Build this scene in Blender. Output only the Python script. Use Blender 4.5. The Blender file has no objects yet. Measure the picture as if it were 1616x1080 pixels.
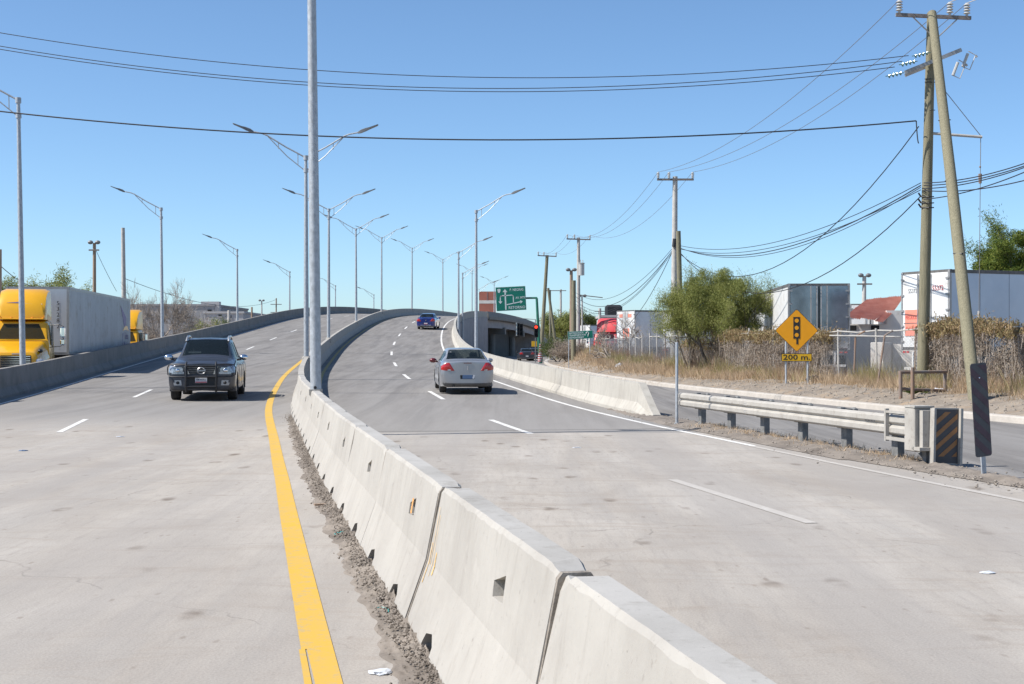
import bpy, bmesh, math, random
import numpy as np
from mathutils import Vector, Matrix, noise as mnoise
R = random.Random(7)
rad = math.radians
S = bpy.context.scene
COL = S.collection

# ---------------- camera, world, sun, exposure ----------------
CAM_H = 1.8
cd = bpy.data.cameras.new('camera'); cam = bpy.data.objects.new('camera', cd); COL.objects.link(cam)
cd.sensor_width = 36; cd.lens = 50; cd.clip_end = 6000; cd.clip_start = 0.05
cam.location = (0, 0, CAM_H); cam.rotation_euler = (rad(90.15), 0, 0)
S.camera = cam
SUN = Vector((-0.86, -0.20, 1.0)).normalized()
w = bpy.data.worlds.new('World'); S.world = w; w.use_nodes = True
nt = w.node_tree; bg = nt.nodes['Background']
sky = nt.nodes.new('ShaderNodeTexSky'); sky.sky_type = 'NISHITA'; sky.sun_disc = False
sky.sun_elevation = math.asin(SUN.z); sky.sun_rotation = math.atan2(SUN.x, SUN.y)
sky.altitude = 1000; sky.air_density = 0.8; sky.dust_density = 1.1; sky.ozone_density = 5.5
tn = nt.nodes.new('ShaderNodeMix'); tn.data_type = 'RGBA'; tn.blend_type = 'MULTIPLY'; tn.inputs['Factor'].default_value = 1.0; tn.inputs['B'].default_value = (0.94, 1.0, 0.965, 1)
nt.links.new(sky.outputs[0], tn.inputs['A']); nt.links.new(tn.outputs['Result'], bg.inputs[0]); bg.inputs[1].default_value = 0.108
sl = bpy.data.lights.new('sun', 'SUN'); sl.energy = 4.3; sl.angle = rad(0.53); sl.color = (1.0, 0.955, 0.89)
so = bpy.data.objects.new('sun', sl); COL.objects.link(so)
so.rotation_euler = SUN.to_track_quat('Z', 'Y').to_euler()
S.view_settings.view_transform = 'Standard'; S.view_settings.look = 'None'
S.view_settings.gamma = 1; S.view_settings.exposure = 0.74
S.view_settings.use_curve_mapping = False
S.render.film_transparent = False
S.cycles.max_bounces = 6; S.cycles.transparent_max_bounces = 12
F = 2244.0
def at(px, Y): return (px - 808) * Y / F          # lateral position of something seen at column px, Y metres off

# ---------------- materials ----------------
def nmat(name, col, rough=0.6, metal=0.0, var=0.0, scale=5.0, col2=None, bump=0.0, bscale=None, spec=None, streak=None, coat=0.0, tr=0.0, grime=None):
    m = bpy.data.materials.new(name); m.use_nodes = True
    n = m.node_tree.nodes; l = m.node_tree.links; b = n['Principled BSDF']
    b.inputs['Roughness'].default_value = rough; b.inputs['Metallic'].default_value = metal
    if spec is not None: b.inputs['Specular IOR Level'].default_value = spec
    if coat: b.inputs['Coat Weight'].default_value = coat; b.inputs['Coat Roughness'].default_value = 0.05
    c = (*col, 1)
    b.inputs['Base Color'].default_value = c
    if var or col2 or bump:
        tc = n.new('ShaderNodeTexCoord'); mp = n.new('ShaderNodeMapping'); l.new(tc.outputs['Object'], mp.inputs[0])
        if streak: mp.inputs['Scale'].default_value = streak
        nz = n.new('ShaderNodeTexNoise'); nz.inputs['Scale'].default_value = scale; nz.inputs['Detail'].default_value = 7; nz.inputs['Roughness'].default_value = 0.65
        l.new(mp.outputs[0], nz.inputs['Vector'])
        if var or col2:
            rp = n.new('ShaderNodeValToRGB'); l.new(nz.outputs['Fac'], rp.inputs[0])
            rp.color_ramp.elements[0].position = 0.33; rp.color_ramp.elements[1].position = 0.67
            c2 = col2 if col2 else tuple(min(1, x * (1 + var)) for x in col)
            c1 = col if col2 else tuple(x * (1 - var) for x in col)
            rp.color_ramp.elements[0].color = (*c1, 1); rp.color_ramp.elements[1].color = (*c2, 1)
            out = rp.outputs[0]
            if grime:
                n2 = n.new('ShaderNodeTexNoise'); n2.inputs['Scale'].default_value = grime[1]; n2.inputs['Detail'].default_value = 9; n2.inputs['Roughness'].default_value = 0.72
                l.new(tc.outputs['Object'], n2.inputs['Vector'])
                r2 = n.new('ShaderNodeValToRGB'); l.new(n2.outputs['Fac'], r2.inputs[0])
                r2.color_ramp.elements[0].position = 0.52; r2.color_ramp.elements[1].position = 0.72
                mx = n.new('ShaderNodeMix'); mx.data_type = 'RGBA'; l.new(r2.outputs[0], mx.inputs['Factor'])
                l.new(out, mx.inputs['A']); mx.inputs['B'].default_value = (*grime[0], 1); out = mx.outputs['Result']
            l.new(out, b.inputs['Base Color'])
        if bump:
            nb = n.new('ShaderNodeTexNoise'); nb.inputs['Scale'].default_value = bscale or scale * 6; nb.inputs['Detail'].default_value = 6
            l.new(tc.outputs['Object'], nb.inputs['Vector'])
            bp = n.new('ShaderNodeBump'); bp.inputs['Strength'].default_value = bump; bp.inputs['Distance'].default_value = 0.02
            l.new(nb.outputs['Fac'], bp.inputs['Height']); l.new(bp.outputs[0], b.inputs['Normal'])
    return m

def ramp(n, l, src, stops):
    rp = n.new('ShaderNodeValToRGB'); l.new(src, rp.inputs[0]); e = rp.color_ramp.elements
    e[0].position, e[0].color = stops[0][0], (*stops[0][1], 1)
    e[1].position, e[1].color = stops[-1][0], (*stops[-1][1], 1)
    for p, c in stops[1:-1]:
        x = e.new(p); x.color = (*c, 1)
    return rp.outputs[0]
def mixc(n, l, fac, a, b, mode='MIX'):
    mx = n.new('ShaderNodeMix'); mx.data_type = 'RGBA'; mx.blend_type = mode
    if hasattr(fac, 'links'): l.new(fac, mx.inputs['Factor'])
    else: mx.inputs['Factor'].default_value = fac
    for k, v in (('A', a), ('B', b)):
        if hasattr(v, 'links'): l.new(v, mx.inputs[k])
        else: mx.inputs[k].default_value = (*v, 1)
    return mx.outputs['Result']

def road_mat(name, joint_y, soft):
    """dusty concrete slab near, worn asphalt beyond joint_y; streaks run along the road"""
    m = bpy.data.materials.new(name); m.use_nodes = True
    n = m.node_tree.nodes; l = m.node_tree.links; b = n['Principled BSDF']
    tc = n.new('ShaderNodeTexCoord')
    def noise(scale, sc=(1, 1, 1), det=8, rough=0.65, dist=0.0, rot=0.0):
        mp = n.new('ShaderNodeMapping'); mp.inputs['Scale'].default_value = sc; mp.inputs['Rotation'].default_value = (0, 0, rot)
        l.new(tc.outputs['Object'], mp.inputs[0])
        z = n.new('ShaderNodeTexNoise'); z.inputs['Scale'].default_value = scale; z.inputs['Detail'].default_value = det
        z.inputs['Roughness'].default_value = rough; z.inputs['Distortion'].default_value = dist
        l.new(mp.outputs[0], z.inputs['Vector']); return z.outputs['Fac']
    big = noise(0.55, (1, 0.35, 1), 6, 0.6, 0.6)
    strk = noise(2.2, (1, 0.05, 1), 7, 0.7, 0.2, rad(-9))
    fine = noise(60, (1, 1, 1), 4, 0.7)
    grit = noise(9, (1, 1, 1), 8, 0.8)
    conc = ramp(n, l, big, [(0.30, (0.335, 0.298, 0.258)), (0.5, (0.425, 0.387, 0.340)), (0.70, (0.51, 0.472, 0.424))])
    conc = mixc(n, l, ramp(n, l, strk, [(0.42, (0, 0, 0)), (0.66, (0.6, 0.6, 0.6))]), conc, (0.34, 0.318, 0.292))
    hair = noise(14, (1, 0.12, 1), 9, 0.8, 0.3, rad(70)); conc = mixc(n, l, ramp(n, l, hair, [(0.50, (0, 0, 0)), (0.70, (0.55, 0.55, 0.55))]), conc, (0.27, 0.245, 0.22))
    hair2 = noise(3.2, (0.22, 1, 1), 9, 0.78, 0.5, rad(4)); conc = mixc(n, l, ramp(n, l, hair2, [(0.55, (0, 0, 0)), (0.68, (0.5, 0.5, 0.5))]), conc, (0.30, 0.27, 0.24))
    conc = mixc(n, l, ramp(n, l, grit, [(0.56, (0, 0, 0)), (0.74, (0.35, 0.35, 0.35))]), conc, (0.26, 0.225, 0.19))
    # rusty brown and dark drips: oval spots stretched along the traffic
    mp = n.new('ShaderNodeMapping'); mp.inputs['Scale'].default_value = (1.1, 0.42, 1); l.new(tc.outputs['Object'], mp.inputs[0])
    dn = n.new('ShaderNodeTexNoise'); dn.inputs['Scale'].default_value = 3; l.new(tc.outputs['Object'], dn.inputs['Vector'])
    ad = n.new('ShaderNodeMixRGB'); ad.blend_type = 'ADD'; ad.inputs[0].default_value = 0.10; l.new(mp.outputs[0], ad.inputs[1]); l.new(dn.outputs['Color'], ad.inputs[2])
    vo = n.new('ShaderNodeTexVoronoi'); vo.voronoi_dimensions = '2D'; vo.inputs['Scale'].default_value = 1.15; l.new(ad.outputs[0], vo.inputs['Vector'])
    spot = ramp(n, l, vo.outputs['Distance'], [(0.06, (0.8, 0.8, 0.8)), (0.13, (0, 0, 0))])
    gate = ramp(n, l, noise(0.8, (1, 1, 1), 3), [(0.5, (0, 0, 0)), (0.6, (1, 1, 1))])
    spot = mixc(n, l, 1.0, spot, gate, 'MULTIPLY')
    conc = mixc(n, l, spot, conc, (0.15, 0.115, 0.085))
    vo2 = n.new('ShaderNodeTexVoronoi'); vo2.voronoi_dimensions = '2D'; vo2.inputs['Scale'].default_value = 4.2; l.new(ad.outputs[0], vo2.inputs['Vector'])
    sp2 = mixc(n, l, 1.0, ramp(n, l, vo2.outputs['Distance'], [(0.04, (0.6, 0.6, 0.6)), (0.11, (0, 0, 0))]), ramp(n, l, noise(1.3, (1, 1, 1), 4), [(0.53, (0, 0, 0)), (0.62, (1, 1, 1))]), 'MULTIPLY')
    conc = mixc(n, l, sp2, conc, (0.20, 0.155, 0.12))
    smud = noise(0.9, (0.5, 1.6, 1), 7, 0.75, 1.2, rad(12)); conc = mixc(n, l, ramp(n, l, smud, [(0.52, (0, 0, 0)), (0.66, (0.55, 0.55, 0.55))]), conc, (0.31, 0.262, 0.215))
    # hairline cracks: distorted cell edges, broken up by noise
    cn = n.new('ShaderNodeTexNoise'); cn.inputs['Scale'].default_value = 1.1; cn.inputs['Detail'].default_value = 8; l.new(tc.outputs['Object'], cn.inputs['Vector'])
    ca = n.new('ShaderNodeMixRGB'); ca.blend_type = 'ADD'; ca.inputs[0].default_value = 0.9; l.new(tc.outputs['Object'], ca.inputs[1]); l.new(cn.outputs['Color'], ca.inputs[2])
    cv = n.new('ShaderNodeTexVoronoi'); cv.feature = 'DISTANCE_TO_EDGE'; cv.voronoi_dimensions = '2D'; cv.inputs['Scale'].default_value = 0.21; l.new(ca.outputs[0], cv.inputs['Vector'])
    crk = mixc(n, l, 1.0, ramp(n, l, cv.outputs['Distance'], [(0.0, (0.7, 0.7, 0.7)), (0.0030, (0, 0, 0))]), ramp(n, l, noise(0.6, (1, 1, 1), 5), [(0.48, (0, 0, 0)), (0.58, (1, 1, 1))]), 'MULTIPLY')
    conc = mixc(n, l, crk, conc, (0.17, 0.15, 0.13))
    # darker wheel paths where the traffic runs
    trk = noise(0.62, (1, 0.015, 1), 3, 0.5, 0.15, rad(-10.3)); conc = mixc(n, l, ramp(n, l, trk, [(0.46, (0, 0, 0)), (0.62, (0.5, 0.5, 0.5))]), conc, (0.325, 0.30, 0.275))
    asph = ramp(n, l, big, [(0.3, (0.162, 0.150, 0.139)), (0.5, (0.197, 0.184, 0.171)), (0.72, (0.243, 0.228, 0.212))])
    asph = mixc(n, l, ramp(n, l, strk, [(0.38, (0, 0, 0)), (0.62, (0.75, 0.75, 0.75))]), asph, (0.27, 0.258, 0.245))
    strk2 = noise(1.1, (1, 0.04, 1), 8, 0.75, 0.4, rad(-4))
    asph = mixc(n, l, ramp(n, l, strk2, [(0.5, (0, 0, 0)), (0.62, (0.6, 0.6, 0.6))]), asph, (0.128, 0.122, 0.118))
    asph = mixc(n, l, ramp(n, l, grit, [(0.5, (0, 0, 0)), (0.72, (0.4, 0.4, 0.4))]), asph, (0.30, 0.285, 0.268))
    sep = n.new('ShaderNodeSeparateXYZ'); l.new(tc.outputs['Object'], sep.inputs[0])
    ms = n.new('ShaderNodeMath'); ms.operation = 'MULTIPLY_ADD'; l.new(big, ms.inputs[0]); ms.inputs[1].default_value = soft * 1.6; l.new(sep.outputs['Y'], ms.inputs[2])
    mr = n.new('ShaderNodeMapRange'); mr.interpolation_type = 'SMOOTHSTEP' if soft else 'LINEAR'
    mr.inputs['From Min'].default_value = joint_y - soft + soft * 0.8; mr.inputs['From Max'].default_value = joint_y + max(soft, 0.01) + soft * 0.8
    l.new(ms.outputs[0], mr.inputs['Value'])
    # just past the joint the asphalt is still dusted, fading over twenty metres
    md = n.new('ShaderNodeMapRange'); md.inputs['From Min'].default_value = joint_y; md.inputs['From Max'].default_value = joint_y + 26
    md.inputs['To Min'].default_value = 0.62; md.inputs['To Max'].default_value = 0.0; l.new(ms.outputs[0], md.inputs['Value'])
    dusted = mixc(n, l, md.outputs[0], asph, (0.315, 0.297, 0.275))
    col = mixc(n, l, mr.outputs[0], conc, dusted)
    col = mixc(n, l, 0.6, col, ramp(n, l, fine, [(0.3, (0.55, 0.55, 0.55)), (0.7, (1.0, 1.0, 1.0))]), 'MULTIPLY')
    l.new(col, b.inputs['Base Color']); b.inputs['Roughness'].default_value = 0.88; b.inputs['Specular IOR Level'].default_value = 0.3
    bp = n.new('ShaderNodeBump'); bp.inputs['Strength'].default_value = 0.35; bp.inputs['Distance'].default_value = 0.01
    l.new(fine, bp.inputs['Height']); l.new(bp.outputs[0], b.inputs['Normal'])
    return m

def worn_paint(name, col, under, thr=0.66, scale=7.0):
    m = bpy.data.materials.new(name); m.use_nodes = True
    n = m.node_tree.nodes; l = m.node_tree.links; b = n['Principled BSDF']
    tc = n.new('ShaderNodeTexCoord')
    z = n.new('ShaderNodeTexNoise'); z.inputs['Scale'].default_value = scale; z.inputs['Detail'].default_value = 10; z.inputs['Roughness'].default_value = 0.78
    l.new(tc.outputs['Object'], z.inputs['Vector'])
    z2 = n.new('ShaderNodeTexNoise'); z2.inputs['Scale'].default_value = 1.3; z2.inputs['Detail'].default_value = 5; l.new(tc.outputs['Object'], z2.inputs['Vector'])
    base = mixc(n, l, ramp(n, l, z2.outputs['Fac'], [(0.35, (0, 0, 0)), (0.7, (0.35, 0.35, 0.35))]), col, under)
    c = mixc(n, l, ramp(n, l, z.outputs['Fac'], [(thr - 0.08, (0, 0, 0)), (thr, (1, 1, 1))]), base, under)
    z3 = n.new('ShaderNodeTexNoise'); z3.inputs['Scale'].default_value = 34; z3.inputs['Detail'].default_value = 6; z3.inputs['Roughness'].default_value = 0.75; l.new(tc.outputs['Object'], z3.inputs['Vector'])
    c = mixc(n, l, ramp(n, l, z3.outputs['Fac'], [(0.54, (0, 0, 0)), (0.66, (0.6, 0.6, 0.6))]), c, under)
    l.new(c, b.inputs['Base Color']); b.inputs['Roughness'].default_value = 0.75
    return m

M = {}
M['road_left'] = road_mat('worn_road_left', 33.0, 5.0)
M['road_right'] = road_mat('worn_road_right', 29.45, 0.0)
M['road_side'] = road_mat('side_road', -80.0, 0.0)
M['yellow'] = worn_paint('yellow_road_paint', (0.55, 0.33, 0.028), (0.42, 0.30, 0.12), 0.60)
M['yellow_dull'] = worn_paint('dusty_yellow_paint', (0.42, 0.30, 0.07), (0.2, 0.18, 0.12), 0.6)
M['white_line'] = worn_paint('white_road_paint', (0.66, 0.65, 0.62), (0.40, 0.385, 0.36), 0.62)
M['white_worn'] = worn_paint('faded_white_paint', (0.49, 0.465, 0.43), (0.41, 0.38, 0.342), 0.47)
M['tar'] = nmat('tar_joint', (0.055, 0.05, 0.048), 0.9, var=0.4, scale=9)
def conc_mat(name, c, dark, grim, topdark=True):
    m = bpy.data.materials.new(name); m.use_nodes = True
    n = m.node_tree.nodes; l = m.node_tree.links; b = n['Principled BSDF']
    geo = n.new('ShaderNodeNewGeometry'); tc = n.new('ShaderNodeTexCoord')
    def noise(scale, sc, det=8, rough=0.68, src=geo.outputs['Position']):
        mp = n.new('ShaderNodeMapping'); mp.inputs['Scale'].default_value = sc; l.new(src, mp.inputs[0])
        z = n.new('ShaderNodeTexNoise'); z.inputs['Scale'].default_value = scale; z.inputs['Detail'].default_value = det; z.inputs['Roughness'].default_value = rough
        l.new(mp.outputs[0], z.inputs['Vector']); return z.outputs['Fac']
    base = ramp(n, l, noise(0.9, (1, 1, 1)), [(0.3, dark), (0.55, c), (0.8, tuple(x * 1.12 for x in c))])
    drip = noise(5.5, (1, 1, 0.10), 9, 0.7)
    col = mixc(n, l, ramp(n, l, drip, [(0.53, (0, 0, 0)), (0.72, (0.55, 0.55, 0.55))]), base, grim)
    pit0 = noise(13, (1, 1, 1), 6, 0.75); col = mixc(n, l, ramp(n, l, pit0, [(0.60, (0, 0, 0)), (0.70, (0.5, 0.5, 0.5))]), col, tuple(x * 0.78 for x in grim))
    scr = noise(2.6, (1, 1, 0.7), 10, 0.82); col = mixc(n, l, ramp(n, l, scr, [(0.57, (0, 0, 0)), (0.66, (0.5, 0.5, 0.5))]), col, tuple(min(1, x * 1.16) for x in c))
    pit = noise(38, (1, 1, 1), 4, 0.7)
    col = mixc(n, l, ramp(n, l, pit, [(0.66, (0, 0, 0)), (0.74, (0.7, 0.7, 0.7))]), col, tuple(x * 0.5 for x in grim))
    l.new(col, b.inputs['Base Color']); b.inputs['Roughness'].default_value = 0.9; b.inputs['Specular IOR Level'].default_value = 0.25
    bp = n.new('ShaderNodeBump'); bp.inputs['Strength'].default_value = 0.4; bp.inputs['Distance'].default_value = 0.006
    l.new(noise(22, (1, 1, 1), 8, 0.75), bp.inputs['Height']); l.new(bp.outputs[0], b.inputs['Normal'])
    return m
M['barrier'] = conc_mat('pale_barrier_concrete', (0.365, 0.345, 0.312), (0.31, 0.29, 0.262), (0.235, 0.213, 0.187))
M['barrier_top'] = conc_mat('grey_top_concrete', (0.37, 0.357, 0.335), (0.30, 0.287, 0.265), (0.2, 0.185, 0.16))
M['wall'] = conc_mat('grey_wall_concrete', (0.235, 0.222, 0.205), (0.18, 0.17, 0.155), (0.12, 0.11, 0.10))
M['wallr'] = conc_mat('cream_wall_concrete', (0.40, 0.378, 0.335), (0.33, 0.308, 0.27), (0.21, 0.188, 0.162))
M['panelwall'] = conc_mat('weathered_panel_concrete', (0.35, 0.33, 0.33), (0.27, 0.25, 0.25), (0.17, 0.15, 0.15))
M['rubble'] = nmat('rubble_rock', (0.15, 0.13, 0.11), 0.95, col2=(0.29, 0.255, 0.215), scale=9, bump=0.6)
M['slot_shade'] = nmat('slot_shadow_dark', (0.035, 0.033, 0.032), 0.95, col2=(0.10, 0.095, 0.09), scale=14, bump=1.0)  # near-black tone that paints the shadow inside the foot slots
M['dirt'] = nmat('grey_brown_dirt', (0.12, 0.10, 0.082), 0.95, col2=(0.25, 0.215, 0.18), scale=1.1, bump=0.9, bscale=14, grime=((0.14, 0.12, 0.10), 3.0))
M['verge'] = nmat('verge_dirt', (0.15, 0.125, 0.10), 0.95, col2=(0.28, 0.235, 0.185), scale=1.4, bump=1.0, bscale=11, grime=((0.30, 0.21, 0.13), 1.1))
M['ground'] = nmat('yard_ground', (0.22, 0.18, 0.14), 0.95, col2=(0.34, 0.28, 0.21), scale=0.25, bump=0.5, bscale=4)
M['kerb'] = nmat('kerb_concrete', (0.36, 0.33, 0.29), 0.9, col2=(0.46, 0.42, 0.37), scale=2, bump=0.4)
M['galv'] = nmat('galvanised_steel', (0.40, 0.42, 0.44), 0.5, 0.35, var=0.22, scale=14, streak=(1, 1, 0.6))
M['galv_dark'] = nmat('lamp_head_grey', (0.16, 0.165, 0.17), 0.5, 0.2)
M['white_steel'] = nmat('off_white_rail_paint', (0.31, 0.29, 0.258), 0.7, col2=(0.41, 0.388, 0.348), scale=4, grime=((0.22, 0.19, 0.16), 8))
M['post'] = nmat('grey_post', (0.16, 0.16, 0.155), 0.7, var=0.3, scale=8)
M['wood'] = nmat('greenish_pole_wood', (0.13, 0.12, 0.075), 0.9, col2=(0.25, 0.225, 0.15), scale=7, streak=(6, 6, 0.25), bump=0.5, bscale=30)
M['wood_brown'] = nmat('brown_pole_wood', (0.22, 0.15, 0.10), 0.9, col2=(0.36, 0.27, 0.20), scale=7, streak=(6, 6, 0.25))
M['concpole'] = nmat('concrete_pole', (0.42, 0.40, 0.37), 0.85, var=0.15, scale=3)
M['crossarm'] = nmat('steel_crossarm', (0.20, 0.175, 0.16), 0.7, 0.2, var=0.3, scale=12)
M['porcelain'] = nmat('grey_porcelain', (0.42, 0.42, 0.41), 0.3)
M['glassins'] = nmat('green_glass_insulator', (0.12, 0.2, 0.17), 0.15)
M['wire'] = nmat('black_cable', (0.02, 0.02, 0.025), 0.6)
M['alwire'] = nmat('aluminium_wire', (0.16, 0.15, 0.145), 0.5, 0.2)
M['black'] = nmat('black_plastic', (0.018, 0.018, 0.02), 0.5)
M['rubber'] = nmat('tyre_rubber', (0.025, 0.024, 0.023), 0.85, var=0.3, scale=9)
M['rim'] = nmat('alloy_rim', (0.35, 0.35, 0.36), 0.35, 0.8)
M['chrome'] = nmat('chrome', (0.75, 0.76, 0.78), 0.09, 1.0)
M['suvpaint'] = nmat('dark_grey_metallic_paint', (0.052, 0.055, 0.066), 0.36, 0.45, var=0.15, scale=3, coat=0.45)
M['silver'] = nmat('silver_metallic_paint', (0.355, 0.36, 0.37), 0.36, 0.6, var=0.06, scale=2, coat=0.6)
M['bluepaint'] = nmat('deep_blue_paint', (0.012, 0.028, 0.17), 0.25, 0.25, coat=1.0)
M['maroon'] = nmat('maroon_paint', (0.12, 0.012, 0.015), 0.3, 0.2, coat=0.6)
M['seat'] = nmat('dark_seat_fabric', (0.075, 0.073, 0.075), 0.9)
def glass_mat(name, tint, op):
    m = bpy.data.materials.new(name); m.use_nodes = True
    n = m.node_tree.nodes; l = m.node_tree.links; b = n['Principled BSDF']
    b.inputs['Base Color'].default_value = (*tint, 1); b.inputs['Roughness'].default_value = 0.04
    t = n.new('ShaderNodeBsdfTransparent'); t.inputs[0].default_value = (0.45, 0.5, 0.5, 1)
    mx = n.new('ShaderNodeMixShader'); mx.inputs[0].default_value = op
    l.new(t.outputs[0], mx.inputs[1]); l.new(b.outputs[0], mx.inputs[2]); l.new(mx.outputs[0], n['Material Output'].inputs[0])
    return m
M['glass'] = glass_mat('tinted_car_glass', (0.015, 0.022, 0.026), 0.5)
M['lens'] = nmat('clear_lamp_lens', (0.55, 0.57, 0.60), 0.12, 0.5, var=0.35, scale=18, coat=1.0)
M['redlens'] = nmat('red_lamp_lens', (0.42, 0.015, 0.014), 0.25, coat=0.8)
M['amber'] = nmat('amber_lens', (0.7, 0.25, 0.03), 0.2)
M['plate_w'] = nmat('plate_white', (0.6, 0.6, 0.62), 0.5)
M['plate_b'] = nmat('plate_blue', (0.08, 0.14, 0.25), 0.5)
M['plate_r'] = nmat('plate_red', (0.45, 0.04, 0.06), 0.5)
M['truckyellow'] = nmat('truck_yellow_paint', (0.72, 0.36, 0.008), 0.3, 0.0, var=0.05, scale=2, coat=0.6)
M['truckred'] = nmat('faded_red_paint', (0.50, 0.035, 0.045), 0.4, 0.0, col2=(0.62, 0.09, 0.09), scale=2)
M['trailer_w'] = nmat('white_trailer_skin', (0.68, 0.68, 0.67), 0.42, 0.1, col2=(0.74, 0.74, 0.73), scale=1.5, grime=((0.5, 0.47, 0.43), 2.4))
M['trailer_g'] = nmat('grey_white_trailer_skin', (0.50, 0.51, 0.53), 0.35, 0.25, col2=(0.60, 0.61, 0.63), scale=1.0, grime=((0.40, 0.38, 0.36), 1.6), streak=(1, 1, 0.3))
M['trailer_s'] = nmat('scuffed_trailer_side', (0.42, 0.46, 0.54), 0.32, 0.35, col2=(0.50, 0.54, 0.62), scale=0.7, bump=0.35, bscale=1.3)
M['steel_door'] = nmat('polished_steel_door', (0.26, 0.275, 0.31), 0.14, 0.92, var=0.25, scale=1.4, bump=0.05, bscale=2)
M['alu'] = nmat('dull_aluminium', (0.36, 0.35, 0.34), 0.45, 0.5, var=0.15, scale=4)
M['alu_dark'] = nmat('dark_rail', (0.13, 0.125, 0.12), 0.6, 0.2, var=0.3, scale=6)
M['chassis'] = nmat('chassis_black', (0.035, 0.032, 0.03), 0.8)
M['purple'] = nmat('purple_print', (0.16, 0.12, 0.26), 0.5)
M['print_k'] = nmat('black_print', (0.04, 0.04, 0.045), 0.6)
M['print_pink'] = nmat('salmon_sticker', (0.72, 0.24, 0.17), 0.6, var=0.08, scale=3)
M['print_red'] = nmat('dark_red_print', (0.35, 0.03, 0.04), 0.6)
M['sign_green'] = nmat('green_sign_sheet', (0.0, 0.155, 0.105), 0.45, var=0.06, scale=2)
M['sign_white'] = nmat('white_sign_print', (0.62, 0.66, 0.64), 0.5)
M['green_steel'] = nmat('green_painted_steel', (0.02, 0.14, 0.09), 0.5, var=0.15, scale=3)
M['sign_orange'] = nmat('orange_yellow_sign_sheet', (0.80, 0.33, 0.002), 0.45, var=0.04, scale=2)
M['sign_yellow'] = nmat('yellow_plaque_sheet', (0.66, 0.38, 0.01), 0.45)
M['sign_black'] = nmat('black_sign_print', (0.022, 0.02, 0.018), 0.6)
M['stripe_or'] = nmat('orange_hazard_stripe', (0.30, 0.14, 0.05), 0.55, var=0.2, scale=5)
M['stripe_k'] = nmat('dark_hazard_stripe', (0.062, 0.06, 0.064), 0.55, var=0.2, scale=5)
M['marker_d'] = nmat('dull_grey_marker', (0.082, 0.079, 0.08), 0.6, var=0.15, scale=7)
M['marker_r'] = nmat('dull_maroon_stripe', (0.085, 0.05, 0.06), 0.6, var=0.2, scale=7)
M['rust'] = nmat('rusty_grey_pipe', (0.17, 0.165, 0.16), 0.8, col2=(0.26, 0.15, 0.09), scale=1.6)
M['redroof'] = nmat('red_corrugated_sheet', (0.42, 0.16, 0.11), 0.7, col2=(0.54, 0.27, 0.20), scale=2.5)
M['whitewall'] = nmat('whitewashed_wall', (0.60, 0.57, 0.53), 0.9, col2=(0.70, 0.67, 0.62), scale=0.9, grime=((0.45, 0.40, 0.35), 1.8))
M['darkhole'] = nmat('dark_interior', (0.02, 0.02, 0.022), 0.9)
M['farwall'] = nmat('pale_grey_render', (0.40, 0.39, 0.39), 0.9, var=0.08, scale=0.5)
M['farwall2'] = nmat('mid_grey_render', (0.27, 0.27, 0.28), 0.9, var=0.1, scale=0.5)
M['brickred'] = nmat('brick_red_cladding', (0.36, 0.13, 0.09), 0.8, var=0.12, scale=0.6)
M['bark'] = nmat('tree_bark', (0.10, 0.085, 0.07), 0.95, col2=(0.18, 0.155, 0.13), scale=6)
M['twig'] = nmat('bare_twig', (0.27, 0.225, 0.19), 0.95, col2=(0.38, 0.33, 0.28), scale=2)
def leaf_mat(name, a, b_, c):
    m = bpy.data.materials.new(name); m.use_nodes = True
    n = m.node_tree.nodes; l = m.node_tree.links; b = n['Principled BSDF']
    g = n.new('ShaderNodeNewGeometry')
    z = n.new('ShaderNodeTexNoise'); z.inputs['Scale'].default_value = 1.7; z.inputs['Detail'].default_value = 3; l.new(g.outputs['Position'], z.inputs['Vector'])
    ad = n.new('ShaderNodeMath'); ad.operation = 'MULTIPLY_ADD'; l.new(g.outputs['Random Per Island'], ad.inputs[0]); ad.inputs[1].default_value = 0.5
    sc = n.new('ShaderNodeMath'); sc.operation = 'MULTIPLY'; l.new(z.outputs['Fac'], sc.inputs[0]); sc.inputs[1].default_value = 0.5; l.new(sc.outputs[0], ad.inputs[2])
    col = ramp(n, l, ad.outputs[0], [(0.2, a), (0.5, b_), (0.8, c)])
    l.new(col, b.inputs['Base Color']); b.inputs['Roughness'].default_value = 0.65; b.inputs['Specular IOR Level'].default_value = 0.25
    t = n.new('ShaderNodeBsdfTranslucent'); l.new(col, t.inputs[0])
    mx = n.new('ShaderNodeMixShader'); mx.inputs[0].default_value = 0.35
    l.new(b.outputs[0], mx.inputs[1]); l.new(t.outputs[0], mx.inputs[2]); l.new(mx.outputs[0], n['Material Output'].inputs[0])
    return m
M['leaf_mesquite'] = leaf_mat('mesquite_leaf', (0.13, 0.15, 0.04), (0.225, 0.245, 0.065), (0.36, 0.36, 0.13))
M['leaf_dark'] = leaf_mat('dark_leaf', (0.05, 0.075, 0.02), (0.09, 0.12, 0.035), (0.14, 0.16, 0.05))
M['leaf_bright'] = leaf_mat('bright_leaf', (0.07, 0.11, 0.02), (0.12, 0.17, 0.03), (0.24, 0.25, 0.05))
M['vine'] = leaf_mat('dry_vine', (0.21, 0.17, 0.135), (0.34, 0.275, 0.22), (0.46, 0.40, 0.33))
M['vine_top'] = leaf_mat('rusty_green_vine', (0.20, 0.16, 0.075), (0.33, 0.225, 0.13), (0.36, 0.32, 0.15))
M['straw'] = leaf_mat('dry_grass', (0.36, 0.255, 0.155), (0.54, 0.40, 0.26), (0.66, 0.53, 0.37))
M['grass'] = leaf_mat('green_yellow_grass', (0.24, 0.215, 0.08), (0.40, 0.345, 0.15), (0.54, 0.46, 0.26))
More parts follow.
